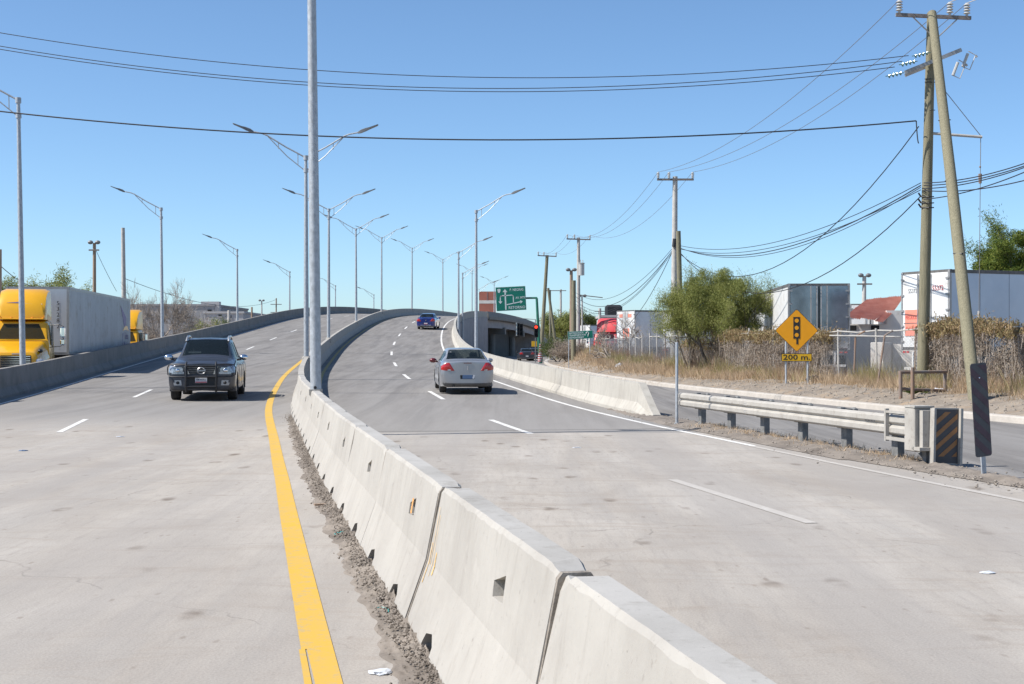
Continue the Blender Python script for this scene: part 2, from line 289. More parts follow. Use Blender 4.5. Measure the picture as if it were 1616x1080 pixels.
M['weedred'] = leaf_mat('reddish_weed', (0.24, 0.15, 0.10), (0.36, 0.25, 0.18), (0.46, 0.35, 0.25))
M['plasticbag'] = nmat('thin_white_plastic', (0.55, 0.57, 0.60), 0.3)
M['tealbag'] = nmat('teal_plastic', (0.04, 0.28, 0.26), 0.4)
M['cyanbag'] = nmat('light_blue_plastic', (0.20, 0.45, 0.52), 0.4)
M['blackbag'] = nmat('black_plastic_bag', (0.02, 0.02, 0.022), 0.35)
M['wallpaint'] = nmat('yellow_sticker', (0.62, 0.40, 0.14), 0.7, var=0.3, scale=30)
M['orangemark'] = nmat('orange_hole_mark', (0.60, 0.30, 0.10), 0.8, var=0.3, scale=30)
def em(name, c, s):
    m = bpy.data.materials.new(name); m.use_nodes = True; b = m.node_tree.nodes['Principled BSDF']
    b.inputs['Base Color'].default_value = (*c, 1); b.inputs['Emission Color'].default_value = (*c, 1); b.inputs['Emission Strength'].default_value = s; return m
M['redlight'] = em('lit_red_signal', (1.0, 0.05, 0.02), 1.2)

# ---------------- mesh helpers ----------------
class MB:
    def __init__(s): s.v = []; s.f = []; s.m = []
    def add(s, vs, fs, mi=0):
        o = len(s.v); s.v += [tuple(v) for v in vs]; s.f += [tuple(i + o for i in f) for f in fs]; s.m += [mi] * len(fs); return s
    def box(s, c, d, rz=0.0, mi=0, M4=None, bev=0.0):
        x, y, z = d[0] / 2, d[1] / 2, d[2] / 2
        if bev:
            b = min(bev, x * 0.9, y * 0.9, z * 0.9)
            vs = []
            for zz, ins in ((-z, b), (-z + b, 0), (z - b, 0), (z, b)):
                X, Y = x - ins, y - ins
                vs += [(-X + b, -Y, zz), (X - b, -Y, zz), (X, -Y + b, zz), (X, Y - b, zz), (X - b, Y, zz), (-X + b, Y, zz), (-X, Y - b, zz), (-X, -Y + b, zz)]
            fs = [tuple(range(7, -1, -1)), tuple(range(24, 32))]
            for k in range(3):
                for i in range(8): j = (i + 1) % 8; fs.append((k * 8 + i, k * 8 + j, k * 8 + 8 + j, k * 8 + 8 + i))
        else:
            vs = [(-x, -y, -z), (x, -y, -z), (x, y, -z), (-x, y, -z), (-x, -y, z), (x, -y, z), (x, y, z), (-x, y, z)]
            fs = [(3, 2, 1, 0), (4, 5, 6, 7), (0, 1, 5, 4), (1, 2, 6, 5), (2, 3, 7, 6), (3, 0, 4, 7)]
        T = Matrix.Translation(c) @ (M4 if M4 is not None else Matrix.Rotation(rz, 4, 'Z'))
        return s.add([T @ Vector(v) for v in vs], fs, mi)
    def tube(s, pts, r, n=6, mi=0, cap=True):
        pts = [Vector(p) for p in pts]
        if not isinstance(r, (list, tuple)): r = [r] * len(pts)
        vs = []; up = None
        for i, p in enumerate(pts):
            t = (pts[min(i + 1, len(pts) - 1)] - pts[max(i - 1, 0)])
            if t.length < 1e-9: t = Vector((0, 0, 1))
            t.normalize()
            if up is None: up = Vector((0, 0, 1)) if abs(t.z) < 0.9 else Vector((1, 0, 0))
            a = t.cross(up)
            if a.length < 1e-4: a = t.cross(Vector((1, 0.3, 0)))
            a.normalize(); b = a.cross(t); up = b
            for k in range(n):
                w_ = 2 * math.pi * k / n; vs.append(p + (a * math.cos(w_) + b * math.sin(w_)) * r[i])
        fs = []
        for i in range(len(pts) - 1):
            for k in range(n):
                j = (k + 1) % n; fs.append((i * n + k, i * n + j, (i + 1) * n + j, (i + 1) * n + k))
        if cap: fs += [tuple(range(n - 1, -1, -1)), tuple(range((len(pts) - 1) * n, len(pts) * n))]
        return s.add(vs, fs, mi)
    def prism(s, poly, T, h, mi=0):
        """poly in local xy, extruded h along local z, placed by matrix T"""
        n = len(poly)
        vs = [T @ Vector((p[0], p[1], 0)) for p in poly] + [T @ Vector((p[0], p[1], h)) for p in poly]
        fs = [tuple(range(n - 1, -1, -1)), tuple(range(n, 2 * n))] + [(i, (i + 1) % n, n + (i + 1) % n, n + i) for i in range(n)]
        return s.add(vs, fs, mi)
    def loft(s, secs, mi=0, cap=True, closed=True):
        n = len(secs[0]); vs = [v for q in secs for v in q]; fs = []
        for i in range(len(secs) - 1):
            for k in range(n if closed else n - 1):
                j = (k + 1) % n; fs.append((i * n + k, i * n + j, (i + 1) * n + j, (i + 1) * n + k))
        if cap and closed: fs += [tuple(range(n - 1, -1, -1)), tuple(range((len(secs) - 1) * n, len(secs) * n))]
        return s.add(vs, fs, mi)
    def ball(s, c, r, nu=10, nv=6, mi=0, M4=None):
        if not isinstance(r, (tuple, list)): r = (r, r, r)
        vs = []; fs = []
        for i in range(nv + 1):
            a = math.pi * i / nv
            for k in range(nu):
                b = 2 * math.pi * k / nu
                vs.append(Vector((r[0] * math.sin(a) * math.cos(b), r[1] * math.sin(a) * math.sin(b), r[2] * math.cos(a))))
        for i in range(nv):
            for k in range(nu):
                j = (k + 1) % nu; fs.append((i * nu + j, i * nu + k, (i + 1) * nu + k, (i + 1) * nu + j))
        T = Matrix.Translation(c) @ (M4 if M4 is not None else Matrix())
        return s.add([T @ v for v in vs], fs, mi)
    def mesh(s, name, mats):
        me = bpy.data.meshes.new(name); me.from_pydata(s.v, [], s.f)
        if not isinstance(mats, (list, tuple)): mats = [mats]
        for m in mats: me.materials.append(M[m] if isinstance(m, str) else m)
        if len(mats) > 1: me.polygons.foreach_set('material_index', s.m)
        me.update(); return me
    def build(s, name, mats, parent=None, smooth=False, loc=None, rz=None, kind=None, fix=True):
        me = s.mesh(name, mats)
        if fix and len(s.f) < 60000:
            bm = bmesh.new(); bm.from_mesh(me)
            if smooth: bmesh.ops.remove_doubles(bm, verts=bm.verts, dist=1e-5)
            bmesh.ops.recalc_face_normals(bm, faces=bm.faces); bm.to_mesh(me); bm.free()
        if smooth:
            me.polygons.foreach_set('use_smooth', [True] * len(me.polygons))
            if hasattr(me, 'set_sharp_from_angle'): me.set_sharp_from_angle(angle=rad(38 if smooth is True else smooth))
        return link(name, me, parent, loc, rz, kind)
def link(name, me, parent=None, loc=None, rz=None, kind=None):
    o = bpy.data.objects.new(name, me); COL.objects.link(o)
    if parent is not None: o.parent = parent
    if loc is not None: o.location = loc
    if rz is not None: o.rotation_euler = (0, 0, rz)
    if kind: o['kind'] = kind
    return o
def tag(o, label, cat, group=None, kind=None):
    o['label'] = label; o['category'] = cat
    if group: o['group'] = group
    if kind: o['kind'] = kind
    return o
def thing(name, label, cat, loc=(0, 0, 0), rz=0.0, group=None):
    o = bpy.data.objects.new(name, None); COL.objects.link(o); o.location = loc; o.rotation_euler = (0, 0, rz)
    o.empty_display_size = 0.2
    return tag(o, label, cat, group)
def copy_tree(o, parent=None):
    c = o.copy(); COL.objects.link(c); c.parent = parent
    for ch in list(o.children): copy_tree(ch, c)
    return c
def text(s, size, mat, parent, loc, rot=(rad(90), 0, 0), name='lettering', align='CENTER', ext=0.002, sx=1.0, bold=0.0):
    cu = bpy.data.curves.new(name, 'FONT'); cu.body = s; cu.size = size; cu.extrude = ext; cu.align_x = align; cu.align_y = 'CENTER'
    cu.offset = bold; cu.resolution_u = 2
    cu.materials.append(M[mat]); tmp = bpy.data.objects.new(name, cu); COL.objects.link(tmp)
    bpy.context.view_layer.update(); me = bpy.data.meshes.new_from_object(tmp.evaluated_get(bpy.context.evaluated_depsgraph_get()))
    bpy.data.objects.remove(tmp); me.name = name; o = link(name, me)
    o.parent = parent; o.location = loc; o.rotation_euler = rot; o.scale = (sx, 1, 1); return o

# ---------------- road geometry ----------------
def spline(xs, ys):
    xs = np.array(xs, float); ys = np.array(ys, float); n = len(xs); h = np.diff(xs)
    A = np.zeros((n, n)); b = np.zeros(n); A[0, 0] = A[-1, -1] = 1
    for i in range(1, n - 1):
        A[i, i - 1] = h[i - 1]; A[i, i] = 2 * (h[i - 1] + h[i]); A[i, i + 1] = h[i]
        b[i] = 6 * ((ys[i + 1] - ys[i]) / h[i] - (ys[i] - ys[i - 1]) / h[i - 1])
    m = np.linalg.solve(A, b)
    def f(x):
        x = min(max(x, xs[0]), xs[-1]); i = min(max(int(np.searchsorted(xs, x)) - 1, 0), n - 2)
        a = xs[i + 1] - x; c = x - xs[i]
        return float((m[i] * a**3 + m[i + 1] * c**3) / (6 * h[i]) + (ys[i] / h[i] - m[i] * h[i] / 6) * a + (ys[i + 1] / h[i] - m[i + 1] * h[i] / 6) * c)
    return f
medX = spline([-12, 0, 3.8, 5.8, 9.0, 12.2, 19.8, 28.5, 38, 50, 62, 76, 92, 108, 124, 140, 157, 175, 195, 224, 256, 288, 320, 360, 420],
              [3.75, 1.36, 0.62, 0.25, -0.36, -0.97, -2.40, -3.93, -5.6, -7.35, -8.85, -10.3, -11.75, -12.85, -13.65, -14.2, -14.4, -14.15, -13.2, -10.75, -7.2, -3.6, 0.2, 5.6, 14.5])
_zs = spline([30, 40, 48.5, 63.5, 78.5, 93.5, 108.5, 123.5, 138.5, 153.5, 170, 190, 205, 224, 240, 256, 270, 288, 320, 350, 390, 430],
             [0.0, 0.09, 0.24, 0.57, 0.98, 1.53, 2.22, 2.97, 3.77, 4.55, 5.25, 5.87, 6.15, 6.33, 6.35, 6.25, 6.05, 5.6, 4.2, 2.7, 0.9, 0.0])
def medZ(Y): return 0.0 if Y < 30 else (0.0 if Y > 430 else max(0.0, _zs(Y)))
def sup(Y):
    t = min(1, max(0, (Y - 45) / 40)); return 0.028 * t * t * (3 - 2 * t)
def frame(Y):
    d = (medX(Y + 0.5) - medX(Y - 0.5)); n = math.hypot(d, 1)
    return (1 / n, -d / n), (d / n, 1 / n)
def rp(Y, d, dz=0.0):
    (nx, ny), _ = frame(Y)
    return Vector((medX(Y) + nx * d, Y + ny * d, medZ(Y) - sup(Y) * d + dz))
def ys(a, b, step):
    n = max(1, int(round((b - a) / step))); return [a + (b - a) * i / n for i in range(n + 1)]
def strip(a, b, d0, d1, dz, step=2.0, nd=1):
    """sheet following the road"""
    mb = MB(); Y = ys(a, b, step); cols = nd + 1; g = lambda f, y: f(y) if callable(f) else f
    for y in Y:
        for k in range(cols):
            a_, b_ = g(d0, y), g(d1, y); mb.v.append(tuple(rp(y, a_ + (b_ - a_) * k / nd, dz)))
    for i in range(len(Y) - 1):
        for k in range(nd): mb.f.append((i * cols + k, i * cols + k + 1, (i + 1) * cols + k + 1, (i + 1) * cols + k)); mb.m.append(0)
    return mb
def sweep(a, b, prof, step=2.0, off=0.0, base=None):
    """closed profile [(d, z)] swept along the road; base: callable giving the lowest z"""
    secs = []
    for y in ys(a, b, step):
        q = []
        for d, z in prof:
            if z is None:
                p = rp(y, off + d); p.z = base
            else:
                p = rp(y, off + d, 0.0); p.z = rp(y, off).z + z
            q.append(p)
        secs.append(q)
    return MB().loft(secs)
K_ = spline([-12, 0, 16, 32.6, 37, 49.3, 60, 68.5, 87.8, 110, 139, 180, 260], [20.1, 17.85, 14.85, 11.75, 10.8, 8.6, 6.95, 6.0, 4.6, 3.6, 3.2, 4.5, 10.0])
def K(Y): return K_(Y)
# ======================= ground, roads, markings =======================
g = MB().add([(-900, -40, -0.07), (900, -40, -0.07), (900, 2500, -0.07), (-900, 2500, -0.07)], [(0, 1, 2, 3)]).build('ground', 'ground', kind='structure')
roadL = strip(-10, 430, -9.35, -0.02, 0.0, 2.0, 3).build('left_carriageway', 'road_left', kind='structure')
roadR = strip(-10, 430, 0.02, 8.75, 0.0, 2.0, 3).build('right_carriageway', 'road_right', kind='structure')
# side road on the right, at ground level
def side_l(Y): return rp(Y, 8.76).x if Y < 34 else rp(Y, 9.05).x
mb = MB(); Y = ys(-10, 260, 3)
for y in Y:
    a, b = side_l(y), K(y)
    for k in range(4): mb.v.append((a + (b - a) * k / 3, y, 0.0 if y < 40 else -0.004))
for i in range(len(Y) - 1):
    for k in range(3): mb.f.append((i * 4 + k, i * 4 + k + 1, i * 4 + 5 + k, i * 4 + 4 + k)); mb.m.append(0)
side = mb.build('side_road', 'road_side', kind='structure')
# left side road (trucks stand on it)
mb = MB(); Y = ys(-10, 260, 4)
for y in Y:
    a = rp(y, -9.75).x
    mb.v += [(a - 13, y, 0.1), (a, y, 0.1)]
for i in range(len(Y) - 1): mb.f.append((i * 2, i * 2 + 1, i * 2 + 3, i * 2 + 2)); mb.m.append(0)
mb.build('left_side_road', 'road_side', kind='structure')

def dl(Y):
    t = min(1, max(0, (Y - 45) / 40)); return 4.35 - 0.4 * t
WL = 0.12
# lane dashes
y0 = 18.3
k = 0
while y0 + 15 * k < 330:
    a = y0 + 15 * k; 
    if k >= 0:
        strip(a - (5.0 if k else 4.7), a, lambda Y: dl(Y) - .07, lambda Y: dl(Y) + .07, 0.005, 1.0).build('lane_dash', 'white_worn' if k == 0 else 'white_line', roadR)
    k += 1
# the faintest nearest dash, mostly worn off
for k in range(21):
    a = 35.0 + 15 * k
    strip(a - 4.6, a, -5.2 - .065, -5.2 + .065, 0.005, 1.0).build('lane_dash', 'white_line', roadL)
strip(-10, 20.9, 7.5, 7.62, 0.005).build('edge_line', 'white_worn', roadR)
strip(20.9, 24.2, 7.52, 7.64, 0.005).build('edge_line', 'white_worn', roadR)
strip(24.2, 300, lambda Y: 7.56 - min(.12, max(0, (Y - 40) / 300)), lambda Y: 7.69 - min(.12, max(0, (Y - 40) / 300)), 0.005).build('edge_line', 'white_line', roadR)
strip(-10, 400, -8.62, -8.50, 0.005).build('edge_line', 'white_line', roadL)
# yellow line with its split end near the camera
yo = lambda Y: -0.80 - .10 * max(0, min(1, (19 - Y) / 12)) - min(0.2, max(0, (Y - 20) / 200))
strip(8.6, 400, lambda Y: yo(Y) - .095, lambda Y: yo(Y) + .095, 0.005, 1.0).build('yellow_line', 'yellow', roadL)
strip(2, 8.6, lambda Y: yo(Y) - .052 - .012 * max(0, (Y - 7.8)), lambda Y: yo(Y) + .095, 0.005, .2).build('yellow_line', 'yellow', roadL)
strip(2, 8.6, lambda Y: yo(Y) - .108, lambda Y: yo(Y) - .068 - .004 * max(0, Y - 7.8), 0.005, .2).build('yellow_line', 'yellow', roadL)
strip(-10, 400, 0.50, 0.64, 0.005, 1.0).build('yellow_line', 'yellow_dull', roadR)
# joints across the road
for y, a, b, p, wd in ((29.45, .4, 8.7, roadR, .032), (66, .35, 8.3, roadR, .06), (118, .35, 8.3, roadR, .08), (48, -8.9, -.4, roadL, .03), (62, -8.9, -.4, roadL, .05)):
    mb = MB(); n = 24
    for i in range(n + 1):
        d = a + (b - a) * i / n; wv = 0.025 * math.sin(i * 1.7) + 0.02 * math.sin(i * .6); q1 = rp(y, d, 0.007); q2 = rp(y + wd, d, 0.007)
        mb.v += [(q1.x, q1.y + wv, q1.z), (q2.x, q2.y + wv, q2.z + 0.001)]
    for i in range(n): mb.f.append((2 * i, 2 * i + 2, 2 * i + 3, 2 * i + 1)); mb.m.append(0)
    mb.build('road_joint', 'tar', p)

# kerb and dirt verge on the right
mb = MB(); secs = []
for y in ys(-10, 200, 2):
    x = K(y); secs.append([(x, y, -0.05), (x + .02, y, 0.13), (x + .07, y, 0.155), (x + .32, y, 0.16), (x + .42, y, 0.12), (x + .44, y, -0.05)])
mb.loft(secs).build('kerb', 'kerb', kind='structure')
def verge_z(x, y):
    t = (x - K(y) - .4)
    h = 0.10 + 0.36 * (1 - math.exp(-max(0, t) / 1.1))
    far = max(0, min(1, (150 - y) / 60)); h = 0.1 + (h - 0.1) * far
    h += 0.9 * math.exp(-((y - 112) / 14) ** 2 - ((t - 2.2) / 1.5) ** 2)
    h += 0.07 * mnoise.noise(Vector((x * 1.3, y * 0.9, 0))) + 0.06 * mnoise.noise(Vector((x * 4.1, y * 4.1, 3))) * min(1, max(0, t) * 2)
    return h
mb = MB(); Yv = []; y = 2.0
while y < 170: Yv.append(y); y += .8 if y < 18 else 0.16 if y < 62 else (.45 if y < 100 else 1.2)
nx = 34
for y in Yv:
    for k in range(nx + 1):
        x = K(y) + .38 + (k / nx) ** 1.2 * 9.0
        c = mnoise.noise(Vector((x * 7, y * 5, 9))); z = verge_z(x, y) + (0.05 * max(0, c) if k else 0)
        mb.v.append((x, y, z if k else 0.10))
for i in range(len(Yv) - 1):
    for k in range(nx):
        a = i * (nx + 1) + k; mb.f.append((a, a + 1, a + nx + 2, a + nx + 1)); mb.m.append(0)
mb.build('verge', 'verge', kind='structure', smooth=True, fix=False)
mb = MB()
for y in ys(-10, 170, 6):
    x = K(y) + 9.3; zf = 0.38 * max(0, min(1, (150 - y) / 60)) + 0.06
    mb.v += [(x, y, zf), (x + 150, y, zf)]
for i in range(len(mb.v) // 2 - 1): mb.f.append((2 * i, 2 * i + 1, 2 * i + 3, 2 * i + 2)); mb.m.append(0)
mb.build('yard_ground', 'ground', kind='structure')
# dusty gravel gore between the road edge and the side road, under the guardrail
mb = MB(); Yg = ys(13.0, 38.5, 0.12); n2 = 14
for y in Yg:
    wid = 0.60 if y > 21 else 0.60 * max(.12, (y - 12.5) / 8.5)
    for k in range(n2 + 1):
        d = 8.62 - wid + 2 * wid * k / n2 - (0.0 if y < 21 else 0.12)
        q = rp(y, d); e = math.sin(math.pi * k / n2)
        mb.v.append((q.x, q.y, 0.008 + e * (0.055 + 0.05 * mnoise.noise(Vector((q.x * 5, q.y * 5, 1))) + 0.03 * mnoise.noise(Vector((q.x * 15, q.y * 15, 1))))))
for i in range(len(Yg) - 1):
    for k in range(n2):
        a = i * (n2 + 1) + k; mb.f.append((a, a + 1, a + n2 + 2, a + n2 + 1)); mb.m.append(0)
mb.build('gravel_strip', 'dirt', kind='structure', smooth=True, fix=False)
# dirt bank against the foot of the median
mb = MB(); Yg = ys(3.5, 38, 0.028); n2 = 20
for y in Yg:
    for k in range(n2 + 1):
        u = k / n2; wd = 0.23 + 0.09 * mnoise.noise(Vector((y * .9, 2, 0))) + .05 * mnoise.noise(Vector((y * 4, 2, 0))); d = -.27 - wd * u
        q = rp(y, d); e = (1 - u) ** 1.4
        z = 0.004 + e * 0.03 + (1 - u) ** .5 * (0.05 * max(0, mnoise.noise(Vector((q.x * 9, q.y * 7, 1)))) + 0.04 * max(0, mnoise.noise(Vector((q.x * 24, q.y * 21, 1)))) + 0.03 * max(0, mnoise.noise(Vector((q.x * 50, q.y * 45, 1)))))
        if k == n2: z = 0.001
        mb.v.append((q.x, q.y, z))
for i in range(len(Yg) - 1):
    for k in range(n2):
        a = i * (n2 + 1) + k; mb.f.append((a, a + 1, a + n2 + 2, a + n2 + 1)); mb.m.append(0)
mb.build('dirt_bank', 'dirt', kind='structure', smooth=True, fix=False)
def pebbles(name, mat, pts, label):
    mb = MB()
    for (x, y, z, s) in pts:
        vs = []
        for v in ((1, 0, 0), (0, 1, 0), (-1, 0, 0), (0, -1, 0), (0, 0, 1), (0, 0, -1), (.6, .6, .5), (-.5, .6, .6)):
            j = Vector(v) * s * R.uniform(.6, 1.3); vs.append((x + j.x, y + j.y, z + j.z * .7))
        mb.add(vs, [(0, 6, 4), (0, 1, 6), (6, 1, 7), (6, 7, 4), (7, 1, 2), (4, 7, 2), (4, 2, 3), (4, 3, 0), (5, 1, 0), (5, 2, 1), (5, 3, 2), (5, 0, 3)])
    o = mb.build(name, mat, kind='stuff', fix=False); o['label'] = label; o['category'] = 'rubble'; return o
pts = []
for i in range(5200):
    y = 3 + 37 * R.random() ** 1.35; q = rp(y, -.29 - abs(R.gauss(0, .085))); s = R.choice((.005, .006, .008, .011, .016)) * R.uniform(.7, 1.3)
    pts.append((q.x, q.y, .02 + s * .3 + .03 * max(0, 1 - (abs(-.29) + 0)), s))
pebbles('rubble', 'dirt', pts, 'loose grey crumbs of dirt and stone along the foot of the barrier')
pts = []
for i in range(1500):
    y = R.uniform(14, 38); q = rp(y, 8.55 + R.gauss(0, .35)); s = R.choice((.01, .015, .022)) * R.uniform(.7, 1.3); pts.append((q.x, q.y, .04, s))
for i in range(1500):
    y = R.uniform(24, 60); x = K(y) + .5 + abs(R.gauss(0, 1.3)); s = R.choice((.02, .03, .05)) * R.uniform(.7, 1.3); pts.append((x, y, verge_z(x, y), s))
pebbles('gravel', 'rubble', pts, 'loose gravel stones beside the guardrail and on the dirt verge')

# ======================= median barrier blocks =======================
BP = [(-.305, -.02), (-.30, .05), (-.165, .43), (-.085, .88), (-.065, .905), (.065, .905), (.085, .88), (.165, .43), (.30, .05), (.305, -.02)]
LM = 3.455
def barrier_mesh(seed, hole=True, chip=.05):
    r = random.Random(seed); mb = MB(); secs = []; n = 44
    for i in range(n + 1):
        y = LM * i / n; q = []; e = min(y, LM - y); endw = max(0, 1 - e / .22)
        for j, (x, z) in enumerate(BP):
            nx_ = .004 * mnoise.noise(Vector((x * 3 + seed, y * 2.2, z * 3))) + (.002 * r.uniform(-1, 1))
            xx = x + math.copysign(nx_, x) * (1 if j not in (0, 9) else 0)
            zz = z + .003 * mnoise.noise(Vector((seed, y * 3, 0)))
            if 3 <= j <= 6 and endw > 0:
                zz -= endw * r.uniform(.2, 1) * chip; xx *= 1 - endw * .25 * r.random()
            if j in (3, 6): xx += r.uniform(-.004, .004); zz += r.uniform(-.006, .006)
            q.append((xx, y + (r.uniform(-.008, .008) if 0 < i < n else (r.uniform(-.006, .010))), zz))
        secs.append(q)
    mb.loft(secs); o = mb.build('tmp_block', ['barrier', 'barrier_top'])
    cuts = []
    def cutter(mb_):
        c = mb_.build('tmp_cut', 'barrier'); cuts.append(c)
        md = o.modifiers.new('b', 'BOOLEAN'); md.operation = 'DIFFERENCE'; md.object = c; md.solver = 'EXACT'
    for yy in (.80, 2.52):
        # foot slot: five-sided, pointed top
        cutter(MB().prism([(-.19, -.1), (.17, -.1), (.18, .05), (.13, .12), (-.06, .15), (-.18, .10)], Matrix(((0, 0, 1, -.5), (1, 0, 0, yy), (0, 1, 0, 0), (0, 0, 0, 1))), 1.0))
    if hole:
        yy = 1.05
        cutter(MB().prism([(-.15, .60), (.13, .585), (.15, .66), (-.13, .725)], Matrix(((0, 0, 1, -.22), (1, 0, 0, yy), (0, 1, 0, 0), (0, 0, 0, 1))), .17))
    bpy.context.view_layer.update()
    ev = o.evaluated_get(bpy.context.evaluated_depsgraph_get())
    me = bpy.data.meshes.new_from_object(ev); me.name = 'barrier_block'
    for p in me.polygons:
        p.material_index = 1 if p.normal.z > .9 and p.center.z > .8 else 0
    for c in cuts: bpy.data.objects.remove(c)
    bpy.data.objects.remove(o)
    return me
bmesh_var = [barrier_mesh(3), barrier_mesh(11, True, .09), barrier_mesh(29, True, .03)]
blk_lbl = [
    'nearest pale concrete barrier block, cut off by the bottom edge of the picture',
    'second nearest pale barrier block, with yellow drips at its far end',
    'third nearest barrier block, with an orange mark in its lifting hole',
    'fourth nearest concrete barrier block, beside the green plastic scrap in the dirt',
    'fifth nearest concrete barrier block counting from the bottom of the picture',
    'sixth nearest concrete barrier block, just before the broad joint with chipped top',
    'concrete barrier block next before the one carrying the tall nearest lamp post',
    'concrete barrier block that the tall nearest lamp post rises from',
    'first concrete barrier block beyond the tall nearest lamp post',
    'second concrete barrier block beyond the tall nearest lamp post',
    'third concrete barrier block beyond the tall nearest lamp post',
    'last pale barrier block before the continuous cast median wall begins']
JY = [2.0 + 3.43 * i for i in range(13)]
def walk(y, L):
    p = rp(y, 0); yy = y
    while (rp(yy, 0) - p).length < L: yy += .01
    return yy
jy = [-4.9]
while len(jy) < 14: jy.append(walk(jy[-1], LM + .012))
# shift so that joints fall where the photograph has them
off = 5.75 - min(jy, key=lambda v: abs(v - 5.75)); jy = [v + off for v in jy]
jy = [v for v in jy if v > 0.8]
bi = 0; blocks = []
for i in range(len(jy) - 1):
    a, b = rp(jy[i], 0), rp(jy[i + 1], 0); dvec = b - a; an = math.atan2(-dvec.x, dvec.y)
    o = link('barrier_block', bmesh_var[(i * 2 + 1) % 3]); jit = R.uniform(-.004, .004)
    o.location = (a.x + dvec.x * .004 + jit, a.y + .015, a.z); o.rotation_euler = (math.asin(dvec.z / dvec.length), 0, an + R.uniform(-.004, .004))
    tag(o, blk_lbl[min(i, len(blk_lbl) - 1)], 'barrier', 'precast barrier blocks of the near median')
    blocks.append(o)
    # crumbly mortar and dark lumps standing for the shadow inside the foot slots (left side)
    for yy in (.80, 2.52):
        mb = MB()
        for c in range(9): mb.ball((R.uniform(-.22, -.15), yy + R.uniform(-.16, .16), R.uniform(.0, .07)), (R.uniform(.02, .04), R.uniform(.025, .045), R.uniform(.025, .045)), 6, 4)
        for v in range(len(mb.v)): mb.v[v] = tuple(c_ + R.uniform(-.006, .006) for c_ in mb.v[v])
        sf = mb.build('slot_shadow_fill', 'slot_shade', o); sf['kind'] = 'stuff'
    mb = MB(); secs = []
    for yq in (-.026, .016):
        q = []
        for (x, z) in BP: q.append((x - math.copysign(.007, x), yq, z - (.02 if z > .85 else 0)))
        secs.append(q)
    mb.loft(secs)
    if i: mb.build('joint_mortar', 'rubble', o)
EXTRA_BLK = blocks
# yellow drips and orange mark on the blocks (paint that spilled there)
def face_pt(blk, y, z, out=.004):
    x = -(.30 - (z - .05) / .38 * .135) if z < .43 else -(.165 - (z - .43) / .45 * .08)
    return (x - out, y, z)
def smear(blk, y, z0, z1, wd, mat, name):
    mb = MB(); n = 10
    for i in range(n + 1):
        z = z0 + (z1 - z0) * i / n; ww = wd * (.4 + .6 * abs(math.sin(i * 1.9 + y * 9)))
        a = face_pt(blk, y - ww, z); b = face_pt(blk, y + ww, z); mb.v += [a, b]
    for i in range(n): mb.f.append((2 * i, 2 * i + 1, 2 * i + 3, 2 * i + 2)); mb.m.append(0)
    mb.build(name, mat, blk)

# continuous cast wall beyond the blocks
CW = [(-.27, -.03), (-.26, .08), (-.12, .38), (-.085, .90), (.085, .90), (.12, .38), (.26, .08), (.27, -.03)]
ycw = jy[-1] + .1
t = thing('median_wall', 'long continuous concrete median wall climbing and curving over the overpass', 'barrier')
yy = ycw; i = 0
while yy < 400:
    L = 6.0 if yy < 120 else 9.0
    e = min(yy + L, 401); sweep(yy, e - .035, CW, 1.5).build('wall_panel', 'barrier', t); yy = e; i += 1

# right-hand ramp barrier with sloping end
RB = [(-.27, -.03), (-.265, .08), (-.13, .30), (-.09, .80), (.10, .80), (.13, .0), (.13, -.03)]
t = thing('ramp_barrier', 'cream concrete barrier along the right edge of the ramp, sloping down at its near end', 'barrier')
def sweep_h(a, b, prof, off, step, ramp_to=None, base=None, z_side=None):
    secs = []
    for y in ys(a, b, step):
        q = []; s = 1.0 if not ramp_to or y > ramp_to else max(.06, (y - a) / (ramp_to - a))
        for d, z in prof:
            p = rp(y, off + d); zc = rp(y, off).z; p.z = zc + (z * s if z > 0 else z)
            q.append(p)
        secs.append(q)
    return MB().loft(secs)
sweep_h(33.95, 35.35, RB, 8.65, .35, 35.35).add([], []).build('end_ramp', 'wallr', t)
yy = 35.36
while yy < 206:
    e = min(yy + (6 if yy < 90 else 9), 206.9); sweep_h(yy, e - .03, RB, 8.65, 1.5).build('barrier_panel', 'wallr', t); yy = e

# left parapet
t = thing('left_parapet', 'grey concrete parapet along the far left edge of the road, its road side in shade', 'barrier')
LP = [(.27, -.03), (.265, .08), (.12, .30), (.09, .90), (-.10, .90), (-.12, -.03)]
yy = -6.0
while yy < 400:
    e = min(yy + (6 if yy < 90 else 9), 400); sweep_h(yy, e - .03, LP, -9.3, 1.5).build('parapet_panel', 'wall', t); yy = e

# retaining walls under both edges
def ret_wall(name, label, d0, d1, a, b, mat, L=5.0):
    t = thing(name, label, 'wall'); yy = a
    while yy < b - .5:
        e = min(yy + L, b); secs = []
        for y in ys(yy, e - .06, 1.7):
            z = min(rp(y, d0).z, rp(y, d1).z) - .035
            q = [rp(y, d0), rp(y, d0), rp(y, d1), rp(y, d1)]
            if z < .0: z = .0
            q[0].z = -.3; q[1].z = z; q[2].z = z; q[3].z = -.3; secs.append(q)
        MB().loft(secs).build('wall_panel', mat, t); yy = e
    return t
ret_wall('retaining_wall', 'weathered grey panel wall holding up the ramp below its right barrier', 8.45, 8.85, 52, 207, 'panelwall')
ret_wall('retaining_wall', 'grey retaining wall below the far left parapet beside the side road', -9.5, -9.1, 52, 207, 'panelwall', 9)
ret_wall('retaining_wall', 'grey embankment wall of the overpass beyond the underpass opening', 8.45, 8.85, 292, 425, 'panelwall', 9)

M['shade_wall'] = conc_mat('shade_darkened_concrete', (0.10, 0.095, 0.09), (0.075, 0.07, 0.066), (0.05, 0.045, 0.04))  # base colour darkened to paint the deck's shade onto the pier wall
